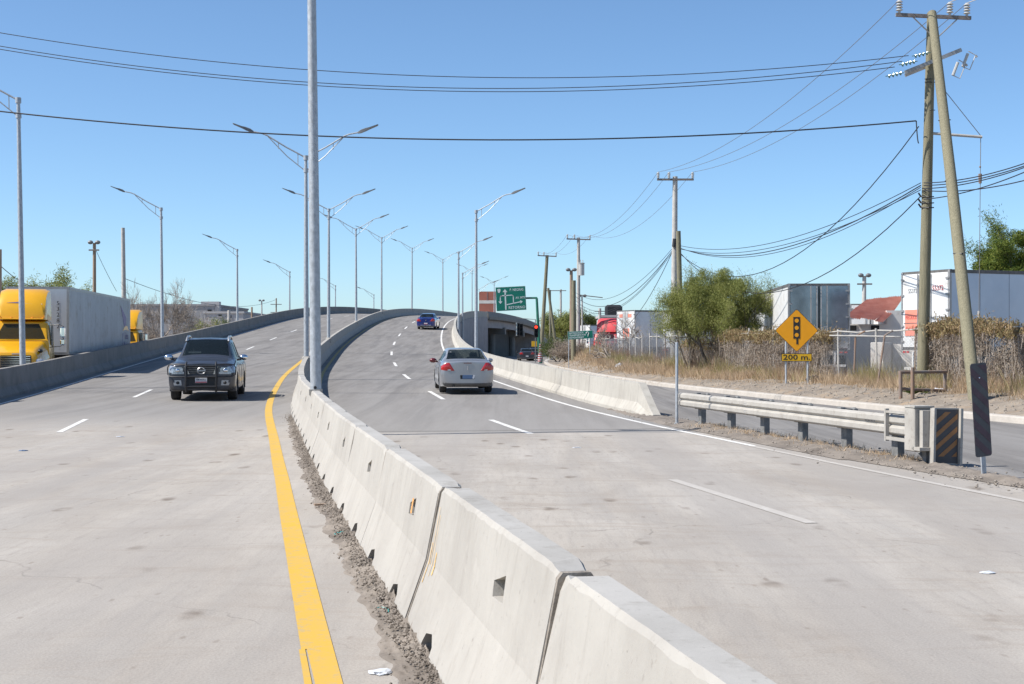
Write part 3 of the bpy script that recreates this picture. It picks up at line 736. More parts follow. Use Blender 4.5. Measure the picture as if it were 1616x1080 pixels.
# ======================= bridge over the cross street =======================
br = thing('overpass_bridge', 'concrete overpass span with shaded girders over the dark underpass opening', 'bridge')
def dsweep(name, prof, a, b, mat, step=3.0):
    secs = []
    for y in ys(a, b, step):
        q = []
        for d, z in prof:
            p = rp(y, d); p.z += z; q.append(p)
        secs.append(q)
    return MB().loft(secs).build(name, mat, br)
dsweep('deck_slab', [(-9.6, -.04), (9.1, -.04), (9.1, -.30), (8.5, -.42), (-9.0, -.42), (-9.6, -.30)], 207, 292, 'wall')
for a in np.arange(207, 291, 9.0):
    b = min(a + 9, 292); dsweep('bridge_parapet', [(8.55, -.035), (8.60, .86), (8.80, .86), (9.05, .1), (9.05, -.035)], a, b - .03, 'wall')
for d in (8.1, 5.0, 1.9, -1.9, -5.0, -8.3): dsweep('girder', [(d - .25, -.43), (d + .25, -.43), (d + .12, -.6), (d + .3, -1.55), (d - .3, -1.55), (d - .12, -.6)], 207, 292, 'panelwall')
for y in (233, 262):
    c = rp(y, 0); (nx_, ny_), _ = frame(y); an = math.atan2(ny_, nx_)
    MB().box((c.x, c.y, c.z - 2.15), (17.6, 1.8, 1.1), an).build('pier_cap', 'wall', br)
    for d in (-6.5, -2.2, 2.2, 6.5):
        p = rp(y, d); MB().tube([(p.x, p.y, -.1), (p.x, p.y, c.z - 2.7)], .6, 12).build('pier_column', 'wall', br)
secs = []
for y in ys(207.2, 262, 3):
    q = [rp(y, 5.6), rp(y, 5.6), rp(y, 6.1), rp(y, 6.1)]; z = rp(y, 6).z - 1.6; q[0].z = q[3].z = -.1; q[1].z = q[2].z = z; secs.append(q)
MB().loft(secs).build('pier_wall', 'shade_wall', br)
for y in (207.3, 291.5):
    (nx_, ny_), _ = frame(y); c = rp(y, 0); MB().box((c.x, c.y, (c.z - .5) / 2 - .1), (17.0, .8, c.z - .5), math.atan2(ny_, nx_)).build('abutment', 'panelwall', br)
# ======================= street lamps =======================
def lamp(name, label, cat_group, sides, H, r0=.105, r1=.062):
    t = thing(name, label, 'street lamp', group=cat_group)
    MB().tube([(0, 0, 0), (0, 0, H * .3), (0, 0, H * .65), (0, 0, H)], [r0, r0 * .88 + r1 * .12, (r0 + r1) / 2, r1], 14).build('pole', 'galv', t, True)
    mb = MB(); mb.tube([(0, 0, H - .12), (0, 0, H + .06)], r1 * 1.6, 10); mb.tube([(0, 0, H - .62), (0, 0, H - .46)], r1 * 1.6, 10); mb.build('bracket', 'galv', t, True)
    for s in sides:
        mb = MB()
        pts = [(s * .05, 0, H + .0), (s * .8, 0, H + .40), (s * 1.55, 0, H + .86), (s * 1.75, 0, H + .94), (s * 2.15, 0, H + 1.02)]
        mb.tube(pts, .03, 8); mb.tube([(s * .05, 0, H - .54), (s * .75, 0, H + .02), (s * 1.5, 0, H + .80)], .022, 6)
        mb.tube([(s * .32, 0, H - .33), (s * .32, 0, H + .14)], .018, 5); mb.tube([(s * 1.1, 0, H + .32), (s * 1.1, 0, H + .58)], .018, 5)
        mb.build('arm', 'galv', t, True)
        secs = []
        for u, w_, h in ((0, .05, .06), (.12, .10, .11), (.32, .12, .10), (.45, .15, .06), (.78, .14, .035), (.82, .10, .02)):
            x = s * (2.10 + u); z = H + 1.0 + u * .40
            secs.append([(x, -w_, z - h / 2), (x, w_, z - h / 2), (x, w_, z + h / 2), (x, 0, z + h * .8), (x, -w_, z + h / 2)])
        MB().loft(secs).build('lamp_head', 'galv_dark', t, True)
    return t
med_px = [(28.5, 9.0, 'tall nearest lamp post on the median, cut off by the top of the picture'),
 (57.5, 9.05, 'second double arm lamp post on the median, standing just left of the nearest post'),
 (89.5, 9.0, 'third double arm lamp post on the median, right of the nearest post'),
 (125, 9.0, 'fourth double arm lamp post on the median'),
 (157, 9.0, 'fifth double arm lamp post on the median, near the crest'),
 (191, 9.0, 'sixth double arm lamp post on the median, right above the blue car'),
 (223, 8.8, 'seventh double arm lamp post, beyond the crest, right of the blue car'),
 (256, 8.6, 'eighth double arm lamp post far beyond the crest, behind the right-hand single lamps'),
 (288, 8.6, 'farthest double arm lamp post, above the red block building')]
dbl = None
for i, (y, H, lb) in enumerate(med_px):
    p = rp(y, 0); fr = frame(y)[0]
    if i == 0:
        o = lamp('double_street_lamp', lb, 'double arm lamp posts along the median', (-1, 1), 8.5, .112, .085); mb = MB()
        mb.box((0, 0, -.06), (.26, .30, .12)); mb.build('pedestal', 'barrier', o)
        mb = MB(); mb.tube([(-.01, -.135, .035), (-.01, -.09, .035)], .032, 10); mb.build('cable_hole', 'black', o)
        zz = p.z + .93
    elif dbl is None:
        o = lamp('double_street_lamp', lb, 'double arm lamp posts along the median', (-1, 1), 8.1); dbl = o
        MB().box((0, 0, -.12), (.34, .42, .32), bev=.05).build('pedestal', 'barrier', o); zz = p.z + .9
    else:
        o = copy_tree(dbl); o['label'] = lb; zz = p.z + .9
    o.location = (p.x, p.y, zz); o.rotation_euler = (0, rad((-.62, -.15, .1, -.2, .1, .25, 0, .1, -.1)[i]), math.atan2(fr[1], fr[0]) * .6)
left_l = [(49.6, 35, 'nearest left roadside lamp post in front of the first yellow truck'), (84, 257, 'left roadside lamp post in front of the bare tree'),
 (120, 375, 'left roadside lamp post beside the pale far building'), (156, 457, 'small far left lamp post above the parapet, left of the median lamps'),
 (192, 529, 'far left roadside lamp seen just right of the nearest median post'), (226, 590, 'farthest left roadside lamp, faint near the crest')]
sg = None
for i, (y, px, lb) in enumerate(left_l):
    if sg is None: o = sg = lamp('street_lamp', lb, 'single arm lamp posts along the left side road', (-1,), 9.85)
    else: o = copy_tree(sg); o['label'] = lb
    o.scale = (1, 1, 1.05 if i == 0 else 1.0); o.location = (at(px + 2, y) if i == 0 else min(at(px, y), rp(y, -9.55).x), y, .05); o.rotation_euler = (0, rad((-1.0, -.6, -.2, .1, .2, 0)[i]), .08)
right_l = [(84, 750, 'nearest right-hand lamp post, standing behind the silver car'), (121, 715, 'right-hand lamp post rising where the ramp barrier bends'),
 (156, 720.5, 'right-hand lamp post with its arm low over the concrete wall corner'), (188, 740, 'far right-hand lamp post in front of the panel wall')]
sr = None
for i, (y, px, lb) in enumerate(right_l):
    if sr is None: o = sr = lamp('street_lamp', lb, 'single arm lamp posts along the right side road', (1,), 9.75)
    else: o = copy_tree(sr); o['label'] = lb
    o.location = (max(at(px, y), rp(y, 8.98).x), y, 0 if i < 3 else -.6); o.rotation_euler = (0, 0, -.12)

# ======================= utility poles =======================
def insulator(parent, x, y, z, s=1.0, mat='porcelain', name='insulator'):
    mb = MB(); mb.tube([(x, y, z), (x, y, z + .30 * s)], .035 * s, 8)
    for k in range(4): mb.tube([(x, y, z + (.05 + k * .065) * s), (x, y, z + (.085 + k * .065) * s)], [.085 * s, .05 * s], 10)
    return mb.build(name, mat, parent, True)
def at3(px, py, Y): return Vector((at(px, Y), Y, CAM_H + (546 - py) * Y / F))
wires = []
def wire(pts_or_ends, r, mat, label, sag=0.0, group=None, n=24, name='overhead_wire'):
    a, b = Vector(pts_or_ends[0]), Vector(pts_or_ends[-1]); pts = []
    for i in range(n + 1):
        t_ = i / n; p = a.lerp(b, t_); p.z -= 4 * sag * t_ * (1 - t_); pts.append(p)
    o = MB().tube(pts, r, 5).build(name, mat, None, True); tag(o, label, 'wire', group); return o

# big H-structure pole on the right
Y0 = 46.0; X0 = at(1455, Y0); pz = .42
t = thing('utility_pole', 'tall weathered wooden utility pole nearest on the right, in the pipe frame', 'utility pole', (X0, Y0, pz), 0)
topx = at(1470, Y0) - X0
MB().tube([(0, 0, -.3), (topx * .5, 0, 6), (topx, 0, 12.15)], [.19, .165, .135], 14).build('pole', 'wood', t, True)
zc = 12.0
MB().box((topx + .02, -.16, zc), (2.42, .10, .11), M4=Matrix.Rotation(rad(2.6), 4, 'Y')).build('crossarm', 'crossarm', t)
mb = MB(); mb.tube([(topx - .65, -.17, zc - .02), (topx - .05, -.17, zc - .6)], .022, 5); mb.tube([(topx + .8, -.17, zc - .08), (topx + .08, -.17, zc - .75)], .022, 5); mb.build('brace', 'alu', t)
ins_x = [-1.02, .12 + .33, .97 + .2]
ins1 = []
for dx, dz in ((-1.08, .10), (.55, .03), (1.10, 0.0)):
    insulator(t, topx + dx, -.16, zc + dz + .03, 1.35); ins1.append(Vector((X0 + topx + dx, Y0 - .16, pz + zc + dz + .43)))
# slanting steel arm with glass insulator strings and cut-out fuses
mb = MB(); mb.box((topx + .0, -.2, zc - 1.45), (1.95, .09, .12), M4=Matrix.Rotation(rad(-22), 4, 'Y')); mb.build('steel_arm', 'alu', t)
mb = MB(); mb.box((topx - .25, .15, zc - 1.62), (1.2, .09, .10), M4=Matrix.Rotation(rad(-22), 4, 'Y')); mb.build('steel_arm', 'alu', t)
for (dx, dz) in ((-1.05, -1.85), (-.62, -1.48), (-.2, -1.2)):
    mb = MB()
    for k in range(4): mb.tube([(topx + dx - k * .12, -.25, zc + dz - k * .03), (topx + dx - k * .12 - .05, -.25, zc + dz - k * .03)], [.075, .04], 9)
    mb.tube([(topx + dx + .1, -.25, zc + dz + .02), (topx + dx - .5, -.25, zc + dz - .1)], .015, 5)
    mb.build('string_insulator', 'glassins', t, True)
for (dx, dz) in ((.78, -1.5), (1.1, -1.22)):
    mb = MB(); mb.tube([(topx + dx, -.25, zc + dz), (topx + dx - .16, -.25, zc + dz - .42)], .05, 8)
    mb.tube([(topx + dx + .02, -.25, zc + dz + .08), (topx + dx + .25, -.25, zc + dz - .05), (topx + dx + .06, -.25, zc + dz - .52), (topx + dx - .16, -.25, zc + dz - .42)], .018, 5)
    mb.tube([(topx + dx + .25, -.25, zc + dz - .05), (topx + dx + .3, -.25, zc + dz - .12)], .035, 6)
    mb.build('fuse_cutout', 'porcelain', t, True)
for z in (5.85, 6.0, 6.2):
    mb = MB(); mb.tube([(topx * .5 - .22, -.05, z), (topx * .5, -.20, z - .03), (topx * .5 + .22, -.02, z)], .02, 5); mb.tube([(topx * .5 - .2, -.05, z), (topx * .5 - .28, -.05, z + .12)], .03, 5); mb.build('cable_clamp', 'black', t)
for z in (9.9, 10.0, 9.0): MB().tube([(topx * .8 - .17, -.05, z), (topx * .8, -.17, z - .02), (topx * .8 + .17, -.02, z)], .014, 5).build('cable_clamp', 'black', t)
# stand-off bar and guy
zb_ = (546 - 212) * Y0 / F + CAM_H - pz
mb = MB(); mb.tube([(topx * .6 + .1, -.05, zb_ + .02), (at(1549, Y0) - X0, -.05, zb_ - .1)], .045, 8); mb.build('standoff_bar', 'concpole', t, True)
gx = at(1547, Y0) - X0
mb = MB(); mb.tube([(topx * .9, 0, (546 - 115) * Y0 / F + CAM_H - pz), (gx, -.05, zb_ - .06)], .012, 4); mb.tube([(gx, -.05, zb_ - .08), (gx - .06, -.05, 2.4)], .012, 4); mb.build('guy_wire', 'alwire', t)
mb = MB(); mb.tube([(gx - .02, -.05, (546 - 275) * Y0 / F + CAM_H - pz), (gx - .02, -.05, (546 - 290) * Y0 / F + CAM_H - pz)], [.06, .05], 8); mb.ball((gx - .02, -.05, (546 - 264) * Y0 / F + CAM_H - pz), .035, 6, 4); mb.build('strain_insulator', 'rust', t)
mb = MB(); mb.tube([(gx - .06, -.05, 2.5), (gx - .10, -.05, -.2)], .045, 8); mb.build('guy_sleeve', 'concpole', t, True)
# leaning brace pole
bx, by = at(1542, 37.6), 37.6
t2 = thing('leaning_pole', 'greenish wooden pole leaning against the tall utility pole, foot behind the striped marker', 'utility pole', (bx, by, .1), 0)
MB().tube([(0, 0, -.3), ((at(1471, 45.5) - bx) * .5, 3.9, 6.1), (at(1471, 45.5) - bx, 7.9, 12.35)], [.175, .165, .14], 14).build('pole', 'wood', t2, True)
q = Vector(((at(1471, 45.5) - bx), 7.9, 12.35)); 
for f in (.35, .53, .69):
    mb = MB(); c = q * f; mb.tube([(c.x - .18, c.y, c.z), (c.x, c.y - .18, c.z - .02), (c.x + .19, c.y, c.z + .02)], .016, 5)
    mb.tube([(c.x + .1, c.y - .14, c.z), (c.x - .08, c.y - .17, c.z - .6), (c.x + .05, c.y - .17, c.z - .9)], .01, 4); mb.build('cable_clamp', 'black', t2)

def simple_pole(name, label, px0, py0, px1, py1, Y, r0, r1, mat, arms=(), base=.0, insul=True, extra=None, tilt=0.0):
    a = at3(px0, py0, Y); a.z = base; b = at3(px1, py1, Y)
    t = thing(name, label, 'utility pole', (a.x, a.y, a.z)); d = b - a
    MB().tube([(0, 0, -.3), tuple(d)], [r0, r1], 10).build('pole', mat, t, True)
    tops = []
    for (dz, half, cx, dr) in arms:
        c = d * ((d.z - dz) / d.z) + Vector((cx, -.12, 0))
        mb = MB().box(tuple(c), (2 * half, .10, .11), M4=Matrix.Rotation(dr, 4, 'Y')); mb.build('crossarm', 'crossarm', t)
        if insul:
            for f in (-.94, -.35 if cx == 0 else -.3, .94):
                insulator(t, c.x + f * half, -.12, c.z + .05 - f * half * math.sin(dr), 1.2); tops.append(a + Vector((c.x + f * half, -.12, c.z + .42 - f * half * math.sin(dr))))
    if extra: extra(t, d)
    return t, a, b, tops
def stay(t, d):
    mb = MB(); mb.tube([(0, -.2, d.z * .62 + .0), (.02, -.2, d.z * .62 - .45)], .14, 10); mb.build('splice_can', 'black', t, True)
p2, a2, b2, ins2 = simple_pole('utility_pole', 'pale concrete utility pole with crossarm and three insulators, left of the mesquite tree', 1063, 590, 1065.5, 279, 80, .21, .14, 'concpole', [(.18, 1.03, 0, 0.0)], .35, True, None)
mb = MB().tube([(.0, -.22, 7.0), (.05, -.22, 7.45)], .12, 10).build('splice_can', 'black', p2, True)
simple_pole('utility_pole', 'slim wooden pole standing close beside the pale concrete utility pole', 1076, 590, 1070.5, 365, 78, .17, .13, 'wood', (), .35)
def transformer(t, d):
    mb = MB(); mb.tube([(.28, -.2, d.z - 3.4), (.28, -.2, d.z - 2.35)], .27, 14); mb.tube([(.28, -.2, d.z - 2.35), (.28, -.2, d.z - 2.28)], .31, 14); mb.tube([(.2, -.2, d.z - 2.3), (.2, -.2, d.z - 2.0)], .04, 6); mb.tube([(.4, -.2, d.z - 2.3), (.4, -.2, d.z - 2.0)], .04, 6); mb.build('transformer', 'porcelain', t, True)
    MB().tube([(0, -.1, d.z - 5.15), (2.2, -.1, d.z - 5.4)], .045, 6).build('standoff_bar', 'alu_dark', t)
p3, a3, b3, ins3 = simple_pole('utility_pole', 'concrete pole carrying a grey transformer can, behind the small green sign', 912.5, 580, 913, 375.5, 128, .21, .14, 'concpole', [(.15, 1.08, 0, 0.03)], .35, True, transformer)
def lights_top(t, d):
    mb = MB()
    for s in (-1, 1): mb.ball((d.x + s * .28, d.y - .1, d.z + .05), (.22, .15, .16), 8, 5)
    mb.build('floodlights', 'galv_dark', t, True)
simple_pole('utility_pole', 'reddish brown wooden pole with twin floodlights on top, beside the transformer pole', 902, 585, 901.5, 427, 126, .19, .14, 'wood_brown', (), .35, False, lights_top)
simple_pole('wooden_pole', 'short thick wooden pole standing in front of the transformer pole', 905, 582, 905.5, 443, 112, .21, .17, 'wood', (), .35)
simple_pole('utility_pole', 'thin grey pole topped by small lights, right of the transformer pole', 919, 560, 918.5, 468, 150, .12, .08, 'concpole', (), .3, False, lights_top)
p4, a4, b4, ins4 = simple_pole('utility_pole', 'slightly tilted wooden utility pole right of the green gantry sign', 853, 585, 863.5, 403, 150, .23, .17, 'wood', [(.1, 1.0, 0, 0.05)], .35)
simple_pole('utility_pole', 'leaning wooden prop pole beyond the tilted utility pole', 880, 563, 865, 455, 165, .2, .15, 'wood', (), .5)
simple_pole('utility_pole', 'thin upright pole behind the leaning prop pole', 868.5, 545, 868, 458, 175, .15, .12, 'wood', (), .5)
simple_pole('utility_pole', 'far concrete pole with a wide double crossarm, above the bushes', 885, 520, 885, 457, 210, .2, .15, 'concpole', [(.2, 1.7, -.9, 0), (7.0, .1, 0, 0)], .5, False)
simple_pole('utility_pole', 'small pole with short crossarm behind the red roofed hut', 1362, 500, 1364, 436, 105, .2, .14, 'concpole', [(.6, .55, 0, 0)], .5, False, lights_top)
simple_pole('utility_pole', 'far grey pole with a small crosspiece, above the red truck', 946, 520, 946.5, 487, 190, .25, .2, 'concpole', [(.4, .7, 0, 0)], .5, False)
# left background poles
simple_pole('utility_pole', 'brown wooden pole with a cluster of fixtures on top, behind the white trailer', 149, 560, 149, 384, 110, .16, .12, 'wood_brown', [(.55, .4, 0, 0)], 0, False, lights_top)
p196, a196, b196, _ = simple_pole('utility_pole', 'pale concrete pole with a thin cable loop, behind the trailer far end', 197, 560, 194, 360, 108, .2, .14, 'concpole', (), 0, False)
simple_pole('utility_pole', 'dark pole cut by the left edge of the picture with a cable bundle', .5, 560, .5, 394, 72, .09, .07, 'wood_brown', (), 0, False)
simple_pole('utility_pole', 'thin dark pole rising above the left parapet, right of the pale building', 397.5, 530, 397.5, 485, 210, .16, .13, 'wood_brown', (), 0, False)
simple_pole('utility_pole', 'far pole with two crossarms above the left parapet', 435.5, 530, 436, 471, 230, .14, .1, 'wood_brown', [(1.0, .9, 0, 0), (2.3, .9, 0, 0)], 0, False)
simple_pole('utility_pole', 'slender pole carrying two small floodlights above the left parapet', 414, 530, 413, 475, 220, .12, .1, 'concpole', (), 0, False, lights_top)
simple_pole('utility_pole', 'short thick pole standing in front of the pale far building', 361, 540, 361.5, 490, 180, .22, .18, 'concpole', (), 0, False)

# ---- wires ----
G1 = 'bare power lines between the crossarm insulators'
for i in range(3):
    wire([ins1[i], ins2[i]], .011, 'alwire', ['left', 'middle', 'right'][i] + ' bare line running from the nearest pole crossarm to the pale concrete pole', 1.0, G1)
    wire([ins2[i], ins3[i]], .011, 'alwire', ['left', 'middle', 'right'][i] + ' bare line sagging from the pale concrete pole to the transformer pole', 1.5, G1)
    wire([ins3[i], ins4[i]], .011, 'alwire', ['left', 'middle', 'right'][i] + ' far bare line from the transformer pole to the tilted pole', .8, G1)
    e = ins1[i] + Vector((7.5 + i * .4, -18, 1.8)); wire([ins1[i], e], .015, 'concpole', ['left', 'middle', 'right'][i] + ' pale line leaving the nearest pole crossarm over the top edge', .25, G1)
def para_wire(P, Y, r, mat, label, group, ext=-29.0, yl=None, name='overhead_wire'):
    """long cable crossing the road; P = three (px, py) it passes"""
    q = [at3(px, py, Y) for px, py in P]
    A = np.polyfit([v.x for v in q], [v.z for v in q], 2); pts = []
    x1 = q[-1].x; n = 46
    for i in range(n + 1):
        x = ext + (x1 - ext) * i / n; pts.append((x, Y, float(np.polyval(A, x))))
    o = MB().tube(pts, r, 6).build(name, mat, None, True); tag(o, label, 'wire', group)
G2 = 'cables crossing high above the road'
para_wire([(0, 52), (700, 121), (1434, 88)], 45.8, .013, 'wire', 'topmost thin cable crossing high over the whole road', G2)
para_wire([(0, 73), (700, 139), (1424, 97)], 45.6, .013, 'wire', 'upper of the two close cables crossing over the road', G2)
para_wire([(0, 78), (700, 144), (1412, 106)], 45.4, .013, 'wire', 'lower of the two close cables crossing over the road', G2)
para_wire([(0, 176), (760, 221), (1446, 191)], 45.7, .024, 'wire', 'thick black cable crossing low over the road in front of the lamps', G2)
wire([at3(1446, 191, 45.7), at3(1450, 226, 45.7)], .02, 'wire', 'short black loop where the thick cable reaches the nearest pole', .2, G2)
G3 = 'black communication cables sagging along the right roadside'
z2 = lambda py: at3(1064, py, 80)
for k, (p1, p2y, sg_, r) in enumerate((((1453, 289), 386, 1.0, .014), ((1453, 293), 389, 1.25, .02), ((1453, 296), 388, 1.35, .014), ((1453, 300), 391, 1.0, .014), ((1453, 310), 388, 2.9, .018), ((1450, 200), 392, 3.0, .018))):
    wire([at3(*p1, 45.8), z2(p2y)], r, 'wire', ['highest strand', 'second strand', 'third strand', 'fourth strand', 'lowest deeply sagging strand', 'steepest strand'][k] + ' of the cables from the nearest pole to the pale concrete pole', sg_, G3)
    if k < 5: wire([z2(p2y + 3), at3(908, 462 + k * 6, 124)], r * 1.0, 'wire', ['highest', 'second', 'third', 'fourth', 'deepest hanging'][k] + ' cable between the pale concrete pole and the transformer pole', (1.6, 1.9, 2.1, 2.0, 3.6)[k], G3)
for k, (pa, pb) in enumerate((((1458, 289), (1640, 250)), ((1458, 293), (1640, 254)), ((1458, 298), (1640, 256)), ((1458, 301), (1640, 279)), ((1458, 315), (1640, 262)))):
    wire([at3(*pa, 45.8), at3(pb[0], pb[1] - 8 * k * 0, 36)], .016, 'wire', ['first', 'second', 'third', 'fourth', 'fifth'][k] + ' cable leaving the nearest pole toward the right edge', .15, G3)
wire([at3(197, 440, 108.5), at3(436, 473, 229)], .022, 'wire', 'thin cable running behind the bare trees to the far crossarm pole', 1.6, 'thin cables in the left background')
wire([at3(195, 365, 108), at3(198, 452, 108)], .018, 'wire', 'looped drop cable beside the pale concrete pole behind the trailer', 0.0, 'thin cables in the left background')
wire([at3(150, 392, 110), at3(184, 460, 118)], .018, 'wire', 'stay cable slanting down from the brown pole behind the trailer', 0.1, 'thin cables in the left background')
wire([at3(1, 420, 72), at3(60, 455, 90)], .02, 'wire', 'dark cable slanting from the left edge pole toward the trailer roof', .2, 'thin cables in the left background')

# ======================= guardrail =======================
p0 = Vector((4.10, 31.9, 0)); p1 = Vector((6.20, 21.55, 0)); dv = (p1 - p0).normalized(); ang = math.atan2(dv.y, dv.x)
t = thing('guardrail', 'off-white metal guardrail on six grey posts between the road and the side road', 'guardrail', (p0.x, p0.y, 0.02), ang)
# local +x runs towards the camera end; local +y is the side-road side, -y faces the main road
L = (p1 - p0).length
WB = [(0, .315), (-.02, .315), (-.066, .293), (-.080, .275), (-.082, .205), (-.072, .190), (-.035, .166), (-.035, .150), (-.072, .126), (-.082, .110), (-.080, .040), (-.066, .022), (-.02, 0), (0, 0)]
secs = [[(x, q[0], .42 + q[1]) for q in WB] for x in ys(-.45, L * .47, .5)]
def rail(a, b, dz=0.0, name='rail_beam'):
    secs = [[(x, q[0] - .12 + dz, .40 + q[1]) for q in WB + [(q2[0] + .012, q2[1]) for q2 in reversed(WB)]] for x in ys(a, b, .5)]
    return MB().loft(secs).build(name, 'white_steel', t)
rail(-.55, L * .36, 0); rail(L * .36 - .18, L * .74, -.014); rail(L * .74 - .16, L - .05, -.028)
gp = (p1 - p0).length
for k in range(6):
    x = .35 + k * 1.87
    mb = MB(); mb.box((x, 0, .28), (.21, .012, .86)); mb.box((x - .10, .05, .28), (.012, .10, .86)); mb.box((x + .10, .05, .28), (.012, .10, .86)); mb.box((x, .10, .28), (.21, .012, .86)); mb.build('post', 'post', t)
    MB().box((x, -.055, .56), (.15, .10, .36), bev=.01).build('spacer_block', 'post', t)
    MB().box((x + .02, .17, .63), (.14, .11, .2), bev=.03).build('rear_spacer', 'post', t)
mb = MB()
for x in (L * .36 - .09, L * .74 - .08):
    for z in (.47, .50, .60, .64): 
        for dx in (-.05, .05): mb.ball((x + dx, -.215, z), (.014, .01, .014), 6, 4)
mb.build('bolts', 'alu', t)
mb = MB()
for k in range(7): mb.box((L - 1.45 + k * .055, -.222, .60), (.022, .006, .055))
mb.build('stamped_slots', 'stripe_k', t)
# impact head and its frame
mb = MB(); mb.box((L - .62, -.26, .555), (.05, .06, .50)); mb.box((L - .25, -.26, .76), (.75, .05, .035)); mb.box((L - .25, -.26, .35), (.75, .05, .05)); mb.build('feeder_frame', 'white_steel', t)
mb = MB(); mb.box((L + .18, -.14, .53), (.32, .30, .66), bev=.015); mb.box((L + .42, -.10, .52), (.10, .24, .60)); mb.box((L + .37, -.14, .25), (.28, .3, .05)); mb.box((L + .2, -.14, .87), (.34, .32, .025)); mb.build('impact_head', 'white_steel', t)
mb = MB(); mb.tube([(L - .5, .0, .42), (L + .25, .0, .02)], .05, 4); mb.box((L + .3, -.05, .18), (.12, .12, .5)); mb.build('anchor_strut', 'post', t)
# striped end panel, shaded face turned to the right
face = thing('hazard_panel', 'orange and dark striped panel capping the camera end of the guardrail', 'hazard panel', (0, 0, 0)); 
ce = p0 + dv * (L + .50); 
face.location = (ce.x + .11, ce.y + .02, .06); face.rotation_euler = (0, rad(1.5), rad(14))
W_, H_ = .40, .80
mb = MB().box((0, .0, H_ / 2 + .0), (W_, .05, H_)).build('panel', 'stripe_k', face)
for k in range(-2, 6):
    z0 = k * .19 - .02; pl = []
    poly = [(-W_ / 2 + .02, z0), (W_ / 2 - .02, z0 + .30), (W_ / 2 - .02, z0 + .38), (-W_ / 2 + .02, z0 + .08)]
    def clip(poly, lo, hi):
        for sgn, lim in ((1, hi), (-1, -lo)):
            out = []
            for i in range(len(poly)):
                a, b = poly[i], poly[(i + 1) % len(poly)]; fa, fb = sgn * a[1] - lim, sgn * b[1] - lim
                if fa <= 0: out.append(a)
                if fa * fb < 0: u = fa / (fa - fb); out.append((a[0] + (b[0] - a[0]) * u, a[1] + (b[1] - a[1]) * u))
            poly = out
            if not poly: return poly
        return poly
    pc = clip(poly, .10, H_ - .04)
    if len(pc) > 2: MB().prism(pc, Matrix(((1, 0, 0, 0), (0, 0, 1, -.030), (0, 1, 0, 0), (0, 0, 0, 1))), .003).build('stripe', 'stripe_or', face)
mb = MB(); mb.box((-W_ / 2 - .02, -.03, H_ / 2), (.035, .12, H_ + .02)); mb.box((W_ / 2 + .02, -.03, H_ / 2), (.04, .12, H_ + .03)); mb.box((0, .0, H_ + .008), (W_, .06, .02)); mb.box((0, 0, -.01), (W_, .06, .02)); mb.build('side_flange', 'white_steel', face)
# thin bare post near the barrier end
t = thing('sign_post', 'thin bare grey steel post between the ramp barrier end and the guardrail', 'post', (at(1068, 32.3), 32.3, 0))
MB().tube([(0, 0, -.1), (0, 0, 1.88)], .033, 8).build('post', 'galv', t, True); MB().tube([(0, 0, 0.0), (0, 0, .05)], .06, 8).build('footing', 'galv', t, True)
# object marker
om = thing('object_marker', 'tall dull striped marker plate on a short post, leaning, right of the guardrail end', 'marker post', (at(1553, 19.3), 19.3, 0), rad(24))
om.rotation_euler = (rad(0), rad(-4.5), rad(24))
MB().box((0, 0, .22), (.075, .02, .60)).build('post', 'galv', om)
mw, mh, mz = .285, 1.27, .30
poly = []
for (cx, cz, a0) in ((mw / 2 - .04, mz + .04, -90), (mw / 2 - .04, mz + mh - .04, 0), (-mw / 2 + .04, mz + mh - .04, 90), (-mw / 2 + .04, mz + .04, 180)):
    for q in range(5): a = rad(a0 + q * 22.5); poly.append((cx + .04 * math.cos(a), cz + .04 * math.sin(a)))
FR = Matrix(((1, 0, 0, 0), (0, 0, 1, -.02), (0, 1, 0, 0), (0, 0, 0, 1)))
MB().prism(poly, FR, .006).build('plate', 'marker_d', om)
for k in range(6):
    z0 = mz + mh - .16 - k * .235 
    pc = clip([(-mw / 2 + .008, z0 + .24), (mw / 2 - .008, z0), (mw / 2 - .008, z0 + .115), (-mw / 2 + .008, z0 + .355)], mz + .02, mz + mh - .025)
    if len(pc) > 2: MB().prism(pc, Matrix(((1, 0, 0, 0), (0, 0, 1, -.0235), (0, 1, 0, 0), (0, 0, 0, 1))), .002).build('stripe', 'marker_r', om)
MB().ball((.0, -.028, mz + mh - .2), .011, 6, 4).build('bolt', 'chrome', om)
# pipe frame round the pole foot
pf = thing('pipe_frame', 'low rusty grey pipe frame guarding the foot of the tall wooden pole', 'frame', (at(1421, 41), 41.0, .32), 0)
def L3(px, py, Y): v = at3(px, py, Y); return Vector((v.x - pf.location.x, v.y - pf.location.y, v.z - .32))
for a, b in (((1421, 635, 41), (1421, 587, 41)), ((1440, 630, 40.4), (1440, 580, 40.4)), ((1491, 618, 42), (1491, 586, 42))):
    MB().tube([L3(*a), L3(*b)], .055, 10).build('upright', 'rust', pf, True)
for a, b in (((1419, 588, 41), (1493, 587, 42)), ((1421, 614, 41), (1493, 617, 42))):
    MB().tube([L3(*a), L3(*b)], .05, 10).build('rail', 'rust', pf, True)

